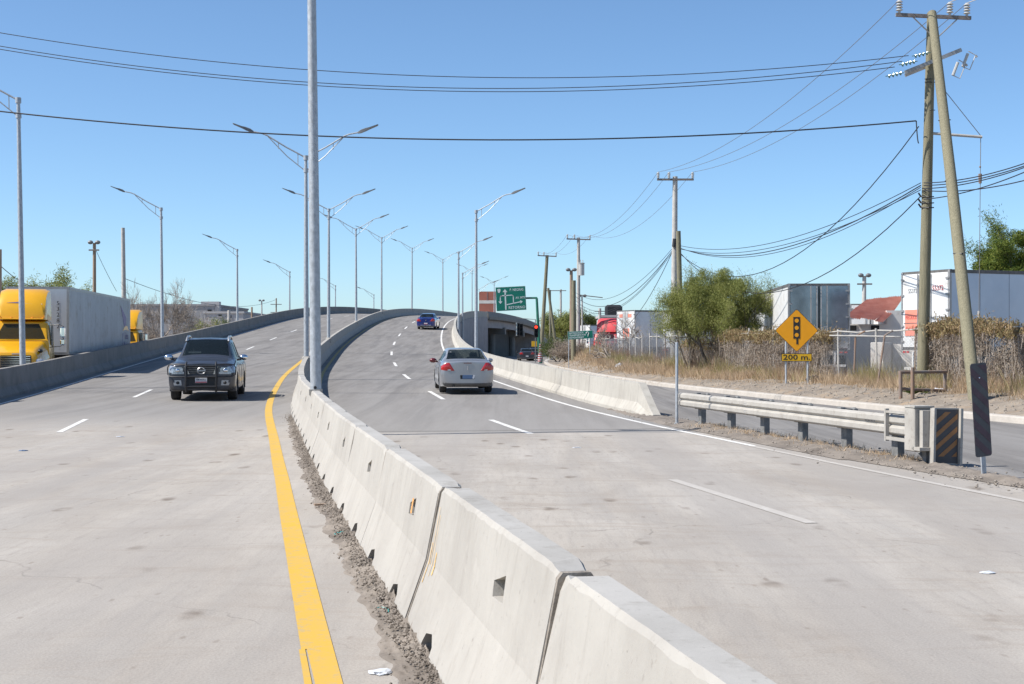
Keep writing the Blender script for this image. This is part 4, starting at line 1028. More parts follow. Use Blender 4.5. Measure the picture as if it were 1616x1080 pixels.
# ======================= signs =======================
sgn = thing('warning_sign', 'orange diamond sign showing a traffic signal, with a 200 m. plaque below', 'road sign', (at(1257, 52.5), 52.5, .40), rad(-2))
dz = (546 - 522) * 52.5 / F + CAM_H - .40; hd = .80
for px in (1240.5, 1274.5): MB().tube([(at(px, 52.5) - sgn.location.x, .03, -.2), (at(px, 52.5) - sgn.location.x, .03, dz - .3)], .04, 6).build('post', 'galv', sgn)
def diamond(h, y, th, mat, name, r=.06):
    poly = []
    for a0, cx, cz in ((0, h - r * 1.41, 0), (90, 0, h - r * 1.41), (180, -h + r * 1.41, 0), (270, 0, -h + r * 1.41)):
        for q in range(-2, 3): a = rad(a0 + q * 22.5); poly.append((cx + r * math.cos(a), cz + r * math.sin(a)))
    return MB().prism(poly, Matrix(((1, 0, 0, 0), (0, 0, 1, y), (0, 1, 0, dz), (0, 0, 0, 1))), th).build(name, mat, sgn)
diamond(hd, -.02, .012, 'sign_black', 'sign_edge'); diamond(hd - .022, -.026, .005, 'sign_orange', 'sign_face')
MB().box((0, -.031, dz + .10), (.245, .006, .80)).build('signal_symbol', 'sign_black', sgn)
MB().box((.02, -.031, dz - .40), (.07, .006, .22)).build('signal_symbol', 'sign_black', sgn)
for k in (-1, 0, 1): MB().tube([(0, -.0335, dz + .10 + k * .265), (0, -.0365, dz + .10 + k * .265)], .075, 16).build('signal_disc', 'sign_orange', sgn)
pzq = (546 - 564.5) * 52.5 / F + CAM_H - .40
MB().box((.0, -.02, pzq), (1.12, .012, .29)).build('plaque_edge', 'sign_black', sgn); MB().box((.0, -.027, pzq), (1.08, .005, .25)).build('plaque', 'sign_yellow', sgn)
text('200 m.', .27, 'sign_black', sgn, (0, -.032, pzq + .0), sx=1.35, bold=.004)

# big green gantry sign
GY = 146.0; gx_ = at(853, GY)
gs = thing('gantry_sign', 'large green direction sign with white arrows hanging from a green cantilever post', 'road sign', (gx_, GY, .2), 0)
s_ = F / GY
def gp_(px, py, y=0.0): return Vector(((px - 808) / s_ - gx_, y, (546 - py) / s_ + CAM_H - .2))
MB().tube([(0, 0, -.2), gp_(850.5, 540), gp_(847, 471)], [.2, .17, .13], 10).build('mast', 'green_steel', gs, True)
MB().tube([gp_(848, 470.5), gp_(826, 471)], .10, 8).build('cantilever_arm', 'green_steel', gs)
secs = MB()
for k in range(8): secs.tube([gp_(852.0 + .15 * k, 571 - k * 3.6), gp_(852.0 + .15 * k, 571 - (k + .5) * 3.6)], .225, 10)
secs.build('striped_sleeve', 'print_red', gs); secs = MB(); secs.tube([gp_(852.0, 572), gp_(853, 543)], .215, 10); secs.build('sleeve', 'sign_white', gs)
rot = rad(-2.9)   # plate hangs slightly out of level
pc = gp_(806.3, 471.7, -.2)
plate = MB().box((0, 0, 0), (47.2 / s_, .05, 37.8 / s_)).build('sign_plate', 'sign_white', gs); plate.location = pc; plate.rotation_euler = (0, rot, 0)
MB().box((0, -.03, 0), (46.2 / s_, .02, 36.8 / s_)).build('green_sheet', 'sign_green', plate)
PX = 1 / s_ / 17.96   # one pixel of the enlarged view
def zp(x, y): # zoomed pixel -> plate local (x,z), untilted
    dx, dz_ = (x - 655) * PX, -(y - 568) * PX
    return (dx * math.cos(rot) + dz_ * -math.sin(rot) * -1 * -1, dz_ * math.cos(rot) + dx * math.sin(rot))
def zp(x, y):
    dx, dz_ = (x - 655) * PX, -(y - 568) * PX; c, s2 = math.cos(rot), math.sin(rot)
    return (c * dx - s2 * dz_, s2 * dx + c * dz_)
def stroke(pts, wd, nm):
    for a, b in zip(pts[:-1], pts[1:]):
        a = Vector(zp(*a)); b = Vector(zp(*b)); d_ = (b - a).normalized() * (wd * PX / 2); n_ = Vector((-d_.y, d_.x)); a -= d_ * .8; b += d_ * .8
        MB().prism([tuple(a - n_), tuple(b - n_), tuple(b + n_), tuple(a + n_)], Matrix(((1, 0, 0, 0), (0, 0, 1, -.046), (0, 1, 0, 0), (0, 0, 0, 1))), .005).build(nm, 'sign_white', plate)
def head(tip, l, r): MB().prism([zp(*tip), zp(*l), zp(*r)], Matrix(((1, 0, 0, 0), (0, 0, 1, -.047), (0, 1, 0, 0), (0, 0, 0, 1))), .005).build('arrow_head', 'sign_white', plate)
stroke([(512, 870), (490, 370)], 38, 'arrow_shaft'); head((485, 300), (555, 385), (420, 385))
stroke([(500, 480), (385, 490), (355, 520), (355, 665)], 26, 'arrow_shaft'); head((358, 722), (300, 650), (415, 648))
stroke([(520, 480), (690, 468), (722, 500), (725, 690)], 26, 'arrow_shaft')
stroke([(525, 745), (915, 660)], 26, 'arrow_shaft'); head((990, 650), (915, 610), (930, 712))
MB().prism([zp(270, 300), zp(355, 295), zp(358, 350), zp(345, 395), (zp(320, 412)), zp(290, 395), zp(275, 350)], Matrix(((1, 0, 0, 0), (0, 0, 1, -.046), (0, 1, 0, 0), (0, 0, 0, 1))), .005).build('route_shield', 'sign_white', plate)
for s, c, h in (('P. NEGRAS', (815, 318), 92), ('AV. MTY', (925, 545), 84), ('RETORNO', (825, 820), 98)):
    x, z = zp(*c); o = text(s, h * PX * 1.12, 'sign_white', plate, (x, -.045, z), sx={'P. NEGRAS': .80, 'AV. MTY': .80, 'RETORNO': .92}[s], bold=.004)
# small green sign
sy = 104.0; ss = F / sy
q = at3(916, 529, sy)
sg2 = thing('small_green_sign', 'narrow green sign with three lines of white lettering and a curved arrow, before the poles', 'road sign', (q.x, sy, .35), 0)
for px in (897.5, 931): MB().tube([(at(px, sy) - q.x, .04, -.2), (at(px, sy) - q.x, .04, q.z - .35)], .035, 6).build('post', 'galv', sg2)
pl = MB().box((0, 0, 0), (39.5 / ss, .03, 12.6 / ss)).build('sign_plate', 'sign_white', sg2); pl.location = (0, 0, q.z - .35); pl.rotation_euler = (0, rad(-3.5), 0)
MB().box((0, -.02, 0), (38.7 / ss, .015, 11.8 / ss)).build('green_sheet', 'sign_green', pl)
for k, s in enumerate(('RESTRICCION A', 'TRANSPORTE POR', 'DE MONTERREY')): text(s, .165, 'sign_white', pl, (-.82, -.030, .155 - k * .165), align='LEFT', sx=.88, bold=.004)
def arc_arrow(par):
    mb = MB(); pts = [(.42, .12), (.45, .17), (.52, .19), (.60, .16), (.62, .10), (.58, .03), (.55, -.04), (.55, -.14)]
    mb.tube([(x, -.032, z) for x, z in pts], .022, 5); mb.prism([(.36, .14), (.49, .14), (.43, .04)], Matrix(((1, 0, 0, 0), (0, 0, 1, -.035), (0, 1, 0, 0), (0, 0, 0, 1))), .006); mb.build('curved_arrow', 'sign_white', par)
arc_arrow(pl)
# traffic signals under the bridge
def signal(px, py, Y, label, lit=None, side=False):
    v = at3(px, py, Y); t = thing('traffic_signal', label, 'traffic light', (v.x, v.y, v.z))
    h = 20 * Y / F; wd = h * .34
    MB().box((0, 0, 0), (wd, .25, h), bev=.04).build('housing', 'black', t)
    for k in range(3):
        z = h * (.32 - .32 * k); MB().tube([(0, -.13, z), (0, -.15, z)], wd * .36, 12).build('lens', 'redlight' if (lit == k) else 'darkhole', t)
        MB().tube([(0, -.13, z + .01), (0, -.32, z + .02)], wd * .42, 10, cap=False).build('visor', 'black', t)
    return t
signal(817, 520, 150, 'dark traffic signal with a pale side, hanging in front of the bridge girders')
MB().box((.0, 0, 0), (.12, .3, 1.35)).build('pale_side', 'sign_white', bpy.data.objects['traffic_signal']).location = (-.12, -.1, 0)
signal(822, 521, 153, 'dark traffic signal just right of the pale sided one under the bridge')
signal(846, 523, 143, 'traffic signal glowing red beside the green gantry mast', 0)
ts = bpy.data.objects.get('traffic_signal.002')
v = at3(818, 505, 152); tm = thing('signal_mast', 'thin dark mast arm that carries the traffic signals before the underpass', 'mast', (at(845, 152), 152, 0))
MB().tube([(0, 0, 0), (0, 0, 4.6), (at(815, 152) - at(845, 152), 0, 4.75)], .06, 6).build('mast_arm', 'galv_dark', tm)
ys_ = at3(843, 543, 170); o = MB().box((0, 0, 0), (.65, .05, .65)).build('yellow_sign', 'sign_yellow'); o.location = ys_; tag(o, 'small square yellow sign beyond the underpass, left of the green mast', 'road sign')
# ======================= cars =======================
def cr(p0, p1, p2, p3, t, k=.5):
    m1 = (p2 - p0) * k; m2 = (p3 - p1) * k; t2 = t * t; t3 = t2 * t
    return (2 * t3 - 3 * t2 + 1) * p1 + (t3 - 2 * t2 + t) * m1 + (-2 * t3 + 3 * t2) * p2 + (t3 - t2) * m2
def shell(st, classify, nu=7, nv=6):
    """st: list of stations; station = list of (x, y, z) from the belly to the centre line. Returns cells sorted into parts."""
    P = np.array(st, float); ns, nr, _ = P.shape
    def interp(A, n, k):
        out = []; N = len(A)
        for i in range(N - 1):
            a = A[max(i - 1, 0)]; b = A[i]; c = A[i + 1]; d = A[min(i + 2, N - 1)]
            for q in range(n): out.append((cr(a, b, c, d, q / n, k), i + q / n))
        out.append((A[-1], N - 1.0)); return out
    U = interp(P, nu, .38); grid = []; us = [u for _, u in U]
    for row, u in U: grid.append([v for v, _ in interp(row, nv, .40)])
    vs = [i / nv for i in range((nr - 1) * nv + 1)]
    G = np.array(grid); parts = {}
    for side in (1, -1):
        for i in range(G.shape[0] - 1):
            for j in range(G.shape[1] - 1):
                q = [G[i, j], G[i, j + 1], G[i + 1, j + 1], G[i + 1, j]]; c = sum(q) / 4
                key = classify(c, (us[i] + us[i + 1]) / 2, (vs[j] + vs[j + 1]) / 2, side, False)
                if key is None: continue
                q = [(p[0] * side, p[1], p[2]) for p in q]
                if side < 0: q.reverse()
                parts.setdefault(key, []).append(q)
    # end caps: straight across between the two sides with a slight bulge
    for end, sgn in ((0, -1), (-1, 1)):
        col = G[end]; nt_ = 44
        for j in range(len(col) - 1):
            for t in range(nt_):
                q = []
                for jj, tt in ((j, t), (j, t + 1), (j + 1, t + 1), (j + 1, t)):
                    s = -1 + 2 * tt / nt_; p = col[jj]; q.append((p[0] * s, p[1] + sgn * .05 * (1 - s ** 4), p[2]))
                c = np.mean(q, axis=0)
                key = classify(c, 0 if end == 0 else ns - 1, vs[j], 1 if c[0] > 0 else -1, 'near' if end == 0 else 'far')
                if key is None: continue
                if end == 0: pass
                else: q.reverse()
                parts.setdefault(key, []).append(q)
    return parts
def build_shell(parts, root, mats, push=None):
    for key, qs in parts.items():
        nm = key[0] if isinstance(key, tuple) else key
        mb = MB(); 
        for q in qs: mb.add(q, [(0, 1, 2, 3)])
        me = mb.mesh(nm, mats[nm]); bm = bmesh.new(); bm.from_mesh(me); bmesh.ops.remove_doubles(bm, verts=bm.verts, dist=1e-4)
        bmesh.ops.dissolve_degenerate(bm, edges=bm.edges, dist=1e-5)
        bmesh.ops.recalc_face_normals(bm, faces=bm.faces)
        # make the majority point outward from the car's centre
        s = sum((f.calc_center_median() - Vector((0, 2.4, .7))).dot(f.normal) * f.calc_area() for f in bm.faces)
        if s < 0: bmesh.ops.reverse_faces(bm, faces=bm.faces)
        if push and nm in push:
            bm.normal_update(); d = push[nm]
            for v in bm.verts: v.co += v.normal * d
        bm.to_mesh(me); bm.free()
        me.polygons.foreach_set('use_smooth', [True] * len(me.polygons)); me.set_sharp_from_angle(angle=rad(50))
        link(nm, me, root)
def wheel(root, x, y, r, wd, spokes=5, side=1):
    mb = MB(); N = 24; prof = [(r * .62, -wd / 2), (r * .9, -wd / 2), (r * .97, -wd / 2 * .8), (r, -wd / 2 * .55), (r, wd / 2 * .55), (r * .97, wd / 2 * .8), (r * .9, wd / 2), (r * .62, wd / 2)]
    secs = []
    for k in range(N): a = 2 * math.pi * k / N; secs.append([(x + q[1], y + q[0] * math.cos(a), r + q[0] * math.sin(a)) for q in prof])
    secs.append(secs[0]); mb.loft(secs, cap=False); o = mb.build('wheel', 'rubber', root, True)
    mb = MB(); xo = x + side * wd * .40
    mb.tube([(x - side * wd * .1, y, r), (x + side * wd * .12, y, r)], [r * .63, r * .60], 20)
    for k in range(spokes):
        a = 2 * math.pi * k / spokes
        mb.box((xo - side * .03, y + math.cos(a) * r * .33, r + math.sin(a) * r * .33), (.03, r * .52, .07), M4=Matrix.Rotation(a, 4, 'X'))
    mb.tube([(xo - side * .02, y, r), (xo, y, r)], r * .14, 8)
    # rim ring
    secs = []
    for k in range(21): a = 2 * math.pi * k / 20; secs.append([(xo + q, y + rr * math.cos(a), r + rr * math.sin(a)) for rr, q in ((r * .57, -.02), (r * .65, -.02), (r * .65, .005), (r * .57, .005))])
    mb.loft(secs, cap=False); mb.build('rim', 'rim', o, True)
    return o
def arch(root, x, y, R_, side, mat, zc, w_=.05):
    mb = MB(); pts = []
    secs = []
    for k in range(17):
        a = rad(-14 + 208 * k / 16); c, s = math.cos(a), math.sin(a)
        secs.append([(x + dx, y + c * rr, zc + s * rr) for rr, dx in ((R_ - .035, -side * .16), (R_ - .03, side * .012), (R_ + .028, side * .006), (R_ + .028, -side * .16))])
    mb.loft(secs); mb.build('wheel_arch', mat, root, True)

# ---------- silver sedan seen from behind ----------
def sedan(label, paint, loc, rz, plate, W=.885, tail=True, L=4.8, hgt=1.0, cat='car', name='sedan', lampx=.0, trunk='silver', mirror='silver'):
    t = thing(name, label, cat, loc, rz)
    k = W / .885; H = hgt
    def S_(y, rows): return [(x * k, y + (r[2] if len(r) > 2 else 0), r[1] * H) if False else (r[0] * k, y + (r[2] if len(r) > 2 else 0), r[1] * H) for r in rows for x in (0,)]
    st = [
     S_(.03, [(0, .32), (.58, .32), (.70, .38), (.775, .62), (.765, .82), (.73, .97), (.64, 1.035), (.36, 1.055), (0, 1.06)]),
     S_(.13, [(0, .24), (.68, .24), (.82, .33), (.865, .60), (.845, .84), (.79, 1.0), (.67, 1.065), (.37, 1.085), (0, 1.09)]),
     S_(.45, [(0, .22), (.74, .22), (.865, .28), (.885, .60), (.865, .85), (.81, 1.01), (.69, 1.075), (.38, 1.10), (0, 1.105)]),
     S_(.72, [(0, .20), (.74, .20), (.875, .26), (.89, .60), (.87, .86), (.825, 1.01), (.70, 1.085), (.39, 1.11), (0, 1.115)]),
     S_(1.38, [(0, .20), (.74, .20), (.875, .24), (.89, .60), (.875, .87), (.83, 1.0), (.585, 1.385), (.34, 1.43), (0, 1.44)]),
     S_(2.05, [(0, .20), (.74, .20), (.875, .24), (.89, .60), (.875, .87), (.835, .99), (.60, 1.42), (.35, 1.465), (0, 1.475)]),
     S_(2.75, [(0, .20), (.74, .20), (.875, .24), (.89, .60), (.875, .86), (.835, .97), (.59, 1.39), (.34, 1.43), (0, 1.44)]),
     S_(3.55, [(0, .20), (.74, .20), (.875, .26), (.89, .60), (.865, .84), (.81, .95), (.70, 1.0), (.38, 1.03), (0, 1.04)]),
     S_(4.25, [(0, .20), (.74, .20), (.865, .28), (.88, .58), (.83, .80), (.77, .87), (.66, .90), (.36, .92), (0, .93)]),
     S_(4.68, [(0, .22), (.68, .22), (.79, .32), (.80, .55), (.75, .70), (.66, .75), (.56, .77), (.30, .78), (0, .79)]),
     S_(4.80, [(0, .28), (.55, .28), (.65, .35), (.66, .52), (.62, .62), (.54, .66), (.45, .68), (.25, .69), (0, .69)])]
    wy = (.98, 3.78); wr = .335
    def cl(c, u, v, side, cap):
        x, y, z = c[0], c[1], c[2] / H; ax = abs(x) / k
        if cap == 'near':
            xx = ax
            if .50 < z < .625 and xx < .235: return 'plate_recess'
            if z < .365: return 'lower_bumper'
            return 'body'
        if cap == 'far': return 'body'
        if v < 4 and min((y - w_) ** 2 + (c[2] - wr) ** 2 for w_ in wy) < (wr + .055) ** 2 and ax > .5: return None
        if u < .9 and z < .37: return 'lower_bumper'
        if 3.10 < u < 3.93 and v > 6.12: return 'rear_window'
        if 6.08 < u < 6.92 and v > 6.12: return 'windscreen'
        if 5.10 < v < 5.86:
            if 3.55 < u < 4.10: return ('side_window', side, 0)
            if 4.18 < u < 5.0: return ('side_window', side, 1)
            if 5.10 < u < 6.62: return ('side_window', side, 2)
        if v < 1: return 'underbody'
        return 'body'
    mats = dict(body=paint, tail_light='redlens', plate_recess='black', lower_bumper='post' if paint != 'silver' else 'bumper_grey', rear_window='glass', windscreen='glass', side_window='glass', underbody='chassis')
    build_shell(shell(st, cl), t, mats, push={'tail_light': .012, 'plate_recess': -.02, 'rear_window': -.008, 'windscreen': -.008, 'side_window': -.008})
    for yy in wy:
        for s in (1, -1): wheel(t, s * (W - .125), yy, wr, .22, 5, s); arch(t, s * (W - .01), yy, wr + .055, s, paint, wr, )
    o = MB().box((0, -.018, .565 * H), (.33, .012, .125), bev=.004).build('licence_plate', plate, t)
    # inside: dark cabin floor, seats
    mb = MB(); mb.box((0, 2.3, .45), (1.45 * k, 3.0, .1)); mb.box((0, 1.05, .98 * H), (1.3 * k, .5, .03)); mb.build('parcel_shelf', 'seat', t)
    for x in (-.38, .38):
        mb = MB(); mb.box((x, 2.65, .80), (.5, .2, .72), M4=Matrix.Rotation(rad(12), 4, 'X'), bev=.06); mb.box((x, 2.45, 1.22), (.27, .1, .18), bev=.04); mb.build('seat', 'seat', t)
    mb = MB(); mb.box((0, 1.6, .82), (1.3, .2, .55), M4=Matrix.Rotation(rad(14), 4, 'X'), bev=.06)
    for x in (-.38, .38): mb.box((x, 1.45, 1.13), (.25, .1, .13), bev=.04)
    mb.build('rear_bench', 'seat', t)
    MB().box((0, .94, 1.135 * H), (.32, .03, .02)).build('brake_light', 'redlens', t)
    for s in (-1, 1):
        mb = MB(); mb.ball((s * (W + .10), 3.0, 1.02), (.13, .09, .085), 10, 6); mb.tube([(s * (W - .10), 3.05, .96), (s * (W + .05), 3.02, 1.0)], .03, 6); mb.build('mirror', mirror if s < 0 else paint, t, True)
        MB().box((s * (W + .005) , 2.35, .82), (.03, .16, .035), bev=.01).build('door_handle', paint, t); MB().box((s * (W + .005), 3.2 - 1.9 + .1, .84), (.03, .16, .035), bev=.01).build('door_handle', paint, t)
        # door shut lines
        for y_ in (1.42, 2.42, 3.42): MB().box((s * (W + .0045), y_, .60), (.006, .012, .52)).build('door_gap', 'black', t)
        # wrap-round tail lamp: rows follow the rear face and bend onto the flank
        mb = MB(); nx_, nz_ = 16, 7
        for i in range(nx_ + 1):
            x = .435 + (.858 - .435) * i / nx_
            zt = np.interp(x, [.435, .60, .70, .80, .858], [.775, 1.035, 1.02, .955, .915]); zb_ = np.interp(x, [.435, .47, .76, .858], [.765, .762, .775, .80])
            yb = .03 - .05 * (1 - (x / .765) ** 4) if x < .765 else .03 + (x - .765) / .093 * .11
            for j in range(nz_ + 1):
                q_ = j / nz_; bul = .016 * math.sin(math.pi * (i + .001) / nx_) * math.sin(math.pi * min(1, q_ + .001)) + .010
                mb.v.append((s * (x + (bul if x > .765 else 0)) * k, yb - bul + .02 * max(0, q_ - .6), (zb_ + (zt - zb_) * q_) * H))
        for i in range(nx_):
            for j in range(nz_): a = i * (nz_ + 1) + j; mb.f.append((a, a + 1, a + nz_ + 2, a + nz_ + 1)); mb.m.append(0)
        if tail: mb.build('tail_light', 'redlens', t, 60)
    mb = MB()
    for x, z in (): pass
    # boot lid shut line and lamp edges
    mb = MB(); lid = [(-.46, 1.02), (-.40, .72), (-.385, .66), (.385, .66), (.40, .72), (.46, 1.02)]
    mb.tube([(x * k, -.022 + .05 * (abs(x) / .8) ** 4 + .02, z * H) for x, z in lid], .006, 4); mb.build('boot_gap', 'black', t)
    mb = MB(); mb.tube([(x * k, .018 + .05 * (abs(x) / .8) ** 4 - .02, .645 * H) for x in np.linspace(-.76, .76, 12)], .005, 4); mb.build('bumper_gap', 'black', t)
    return t
M['bumper_grey'] = nmat('dusty_grey_bumper', (0.11, 0.105, 0.10), 0.7, var=0.2, scale=5)
zc_ = medZ(47) 
pos = lambda Y, d: rp(Y, d)
c1 = sedan('silver sedan driving away up the ramp, red tail lights, dusty grey bumper', 'silver', (-1.46, 46.7, rp(47, 5.4).z + .005), rad(6), 'plate_b', mirror='maroon')
MB().box((0, -.028, .86), (.012, .01, .13)).build('emblem', 'chrome', c1)
MB().box((0, -.03, 1.015), (.26, .012, .022)).build('boot_handle', 'maroon', c1)
MB().box((.20, -.032, .565), (.06, .01, .12), M4=Matrix.Rotation(rad(12), 4, 'Y')).build('plate_edge', 'plate_w', c1)
MB().tube([(-.45, -.0, .27), (-.45, .15, .27)], .035, 8).build('exhaust_pipe', 'chassis', c1)
MB().box((-.50, .98, 1.355), (.055, .008, .035), M4=Matrix.Rotation(rad(62), 4, 'X')).build('window_sticker', 'plate_w', c1)
for s in (-1, 1): MB().box((s * .60, -.012, .79), (.11, .02, .05), bev=.01).build('reverse_lamp', 'lens', c1)
q = rp(135, 5.9); zb2 = q.z
c2 = sedan('blue sedan far up the ramp, driving away just below the crest', 'bluepaint', (at(672, 133), 133, rp(133, 5.9).z), rad(-3), 'plate_w', W=.88, mirror='black')
c2.rotation_euler = (rad(2.6), 0, rad(-3)); c1.rotation_euler = (rad(1.1), 0, rad(6))
MB().box((0, -.03, .52), (.34, .01, .04)).build('plate_band', 'plate_r', c2); MB().tube([(0, -.03, .87), (0, -.04, .87)], .055, 12).build('emblem', 'chrome', c2)
MB().box((0, -.02, .42), (1.0, .03, .035)).build('chrome_strip', 'chrome', c2)
for px, Y, lb in ((832, 168, 'dark car with red tail lights before the underpass, left one of two'), (846, 172, 'dark car with red tail lights before the underpass, nearer the green mast')):
    o = sedan(lb, 'suvpaint', (at(px, Y), Y, 0), rad(4), 'plate_w', mirror='black')  # dark paint stands in for the bridge shade on these cars

# ---------- dark grey pickup, front view ----------
pk = thing('pickup_truck', 'dark grey pickup truck with black bull bar driving towards the camera', 'pickup truck', (at(318, 42.6), 42.6, .135), rad(7))
pk.scale = (1.06, 1.06, 1.06)
def S2(y, rows): return [(r[0], y + (r[2] if len(r) > 2 else 0), r[1]) for r in rows]
st = [
 S2(.04, [(0, .34), (.62, .32), (.76, .36), (.82, .56), (.82, .80), (.78, .98), (.64, 1.04), (.34, 1.065), (0, 1.07)]),
 S2(.20, [(0, .30), (.74, .28), (.89, .36), (.925, .58), (.925, .82), (.87, 1.01), (.70, 1.085), (.36, 1.115), (0, 1.12)]),
 S2(.65, [(0, .30), (.78, .30), (.92, .38), (.945, .62), (.94, .88), (.88, 1.06), (.71, 1.145), (.37, 1.175), (0, 1.185)]),
 S2(1.22, [(0, .30), (.78, .30), (.92, .38), (.94, .62), (.93, .94), (.87, 1.12), (.72, 1.215), (.38, 1.265), (0, 1.28)]),
 S2(2.02, [(0, .30), (.78, .30), (.92, .36), (.935, .62), (.925, .96), (.86, 1.14), (.62, 1.69), (.36, 1.745), (0, 1.76)]),
 S2(2.75, [(0, .30), (.78, .30), (.92, .36), (.935, .62), (.925, .96), (.86, 1.14), (.64, 1.735), (.37, 1.79), (0, 1.80)]),
 S2(3.35, [(0, .30), (.78, .30), (.92, .36), (.935, .62), (.925, .96), (.86, 1.14), (.63, 1.71), (.36, 1.76), (0, 1.77)]),
 S2(3.62, [(0, .30), (.78, .32), (.92, .38), (.935, .62), (.925, .96), (.86, 1.14), (.80, 1.20), (.36, 1.21), (0, 1.21)]),
 S2(4.6, [(0, .34), (.78, .36), (.92, .42), (.935, .62), (.925, .96), (.86, 1.14), (.80, 1.19), (.36, 1.20), (0, 1.20)]),
 S2(5.2, [(0, .40), (.78, .42), (.90, .48), (.92, .62), (.91, .96), (.85, 1.12), (.80, 1.17), (.36, 1.18), (0, 1.18)])]
wy = (.95, 4.1); wr = .385
def cl(c, u, v, side, cap):
    x, y, z = c; ax = abs(x)
    if cap == 'near':
        if .755 < z < .995 and ax < .415 + (z - .755) * .15: return 'grille'
        if .36 < z < .66 and ax < .44: return 'lower_grille'
        if .74 + (ax - .45) * .12 < z < .93 + (ax - .45) * .16 and ax > .50: return ('headlight', side)
        if .44 < z < .605 and .55 < ax < .76: return ('fog_lamp_bezel', side)
        if z < .40: return 'lower_bumper'
        return 'body'
    if cap == 'far': return 'body'
    if v < 4 and min((y - w_) ** 2 + (z - wr) ** 2 for w_ in wy) < (wr + .075) ** 2 and ax > .5: return None
    if u < 1.8 and .79 + .05 * u < z < .97 + .03 * u and v < 5.2: return ('headlight', side)
    if u < .9 and z < .41: return 'lower_bumper'
    if 3.08 < u < 3.93 and v > 6.13: return 'windscreen'
    if 5.10 < v < 5.88:
        if 3.35 < u < 4.55: return ('side_window', side, 0)
        if 4.66 < u < 5.9: return ('side_window', side, 1)
    if v < 1: return 'underbody'
    return 'body'
M['lens2'] = nmat('smoked_lamp_lens', (0.34, 0.36, 0.39), 0.2, 0.4, var=0.5, scale=22, coat=0.8)
build_shell(shell(st, cl), pk, dict(body='suvpaint', grille='black', lower_grille='black', headlight='lens2', fog_lamp_bezel='silver', lower_bumper='suvlow', windscreen='glass', side_window='glass', underbody='chassis') if M.setdefault('suvlow', nmat('dark_plastic_bumper', (.035, .035, .038), .55)) else None,
            push={'grille': -.02, 'lower_grille': -.03, 'headlight': .01, 'windscreen': -.008, 'side_window': -.008, 'fog_lamp_bezel': .008})
for yy in wy:
    for s in (1, -1): wheel(pk, s * .80, yy, wr, .25, 6, s); arch(pk, s * .925, yy, wr + .075, s, 'suvpaint', wr)
mb = MB()
for z in (.80, .85, .90, .95): mb.box((0, -.012, z), (.80, .02, .018))
mb.build('grille_bars', 'post', pk)
for s in (-1, 1):
    MB().prism([(s * .33, .77), (s * .40, .77), (s * .47, .99), (s * .41, .99)], Matrix(((1, 0, 0, 0), (0, 0, 1, -.035), (0, 1, 0, 0), (0, 0, 0, 1))), .03).build('chrome_trim', 'chrome', pk)
    MB().ball((s * .655, -.005, .525), (.05, .03, .045), 10, 6).build('fog_lamp', 'black', pk, True)
    MB().ball((s * .66, .015, .875), (.075, .05, .06), 12, 8).build('headlight_bulb', 'chrome', pk, True)
    mb = MB(); mb.ball((s * 1.075, 1.52, 1.235), (.13, .085, .085), 12, 8); mb.build('mirror', 'chrome', pk, True)
    MB().tube([(s * .88, 1.5, 1.16), (s * 1.0, 1.52, 1.18)], .035, 6).build('mirror_stalk', 'black', pk)
    MB().tube([(s * .615, 1.95, 1.70), (s * .60, 2.05, 1.80), (s * .60, 2.25, 1.845), (s * .61, 2.9, 1.85), (s * .61, 3.15, 1.82), (s * .61, 3.28, 1.75)], [.03, .032, .03, .03, .03, .025], 8).build('roof_rail', 'silver', pk, True)
    # bull bar
    MB().tube([(s * .415, -.07, .27), (s * .415, -.16, .45), (s * .415, -.16, .95), (s * .415, -.12, 1.06), (s * .41, -.02, 1.10)], .03, 8).build('bull_bar_upright', 'black', pk, True)
    MB().tube([(s * .43, -.13, 1.04), (s * .70, -.08, 1.05), (s * .90, .04, 1.03), (s * .95, .12, .95), (s * .94, .10, .75), (s * .86, -.02, .705), (s * .43, -.14, .70)], .017, 6).build('lamp_hoop', 'black', pk, True)
    for y_ in (1.75, 2.72, 3.55): MB().box((s * .9365, y_, .75), (.006, .012, .6)).build('door_gap', 'black', pk)
    for y_ in (2.45, 3.35): MB().box((s * .945, y_, 1.02), (.03, .17, .035), bev=.01).build('door_handle', 'chrome', pk)
for z, r in ((.70, .028), (.42, .028), (1.0, .016)): MB().tube([(-.415, -.16, z), (.415, -.16, z)], r, 8).build('bull_bar_rail', 'black', pk, True)
# ring and bar emblem
secs = []
for k in range(25):
    a = 2 * math.pi * k / 24; secs.append([((.105 + q) * math.cos(a), -.045 + w_, .865 + (.085 + q) * math.sin(a)) for q, w_ in ((-.016, 0), (.0, -.015), (.016, 0), (0, .01))])
mb = MB().loft(secs, cap=False); mb.box((0, -.05, .865), (.23, .02, .032)); mb.build('emblem', 'silver', pk, True)
pl = MB().box((0, -.10, .60), (.33, .012, .155)).build('licence_plate', 'plate_w', pk)
MB().box((0, -.108, .545), (.31, .004, .03)).build('plate_band', 'plate_r', pl)
text('RM 4476 J', .062, 'print_k', pl, (0, -.109, .61), bold=.001)
mb = MB(); mb.box((0, 1.75, 1.13), (1.35, .7, .05)); mb.box((0, 2.6, .6), (1.5, 2.4, .06)); mb.build('dashboard', 'seat', pk)
for x in (-.38, .38):
    mb = MB(); mb.box((x, 2.75, 1.02), (.5, .16, .66), M4=Matrix.Rotation(rad(-10), 4, 'X'), bev=.06); mb.box((x, 2.84, 1.44), (.28, .1, .2), bev=.04); mb.build('seat', 'seat', pk)
mb = MB(); secs = []
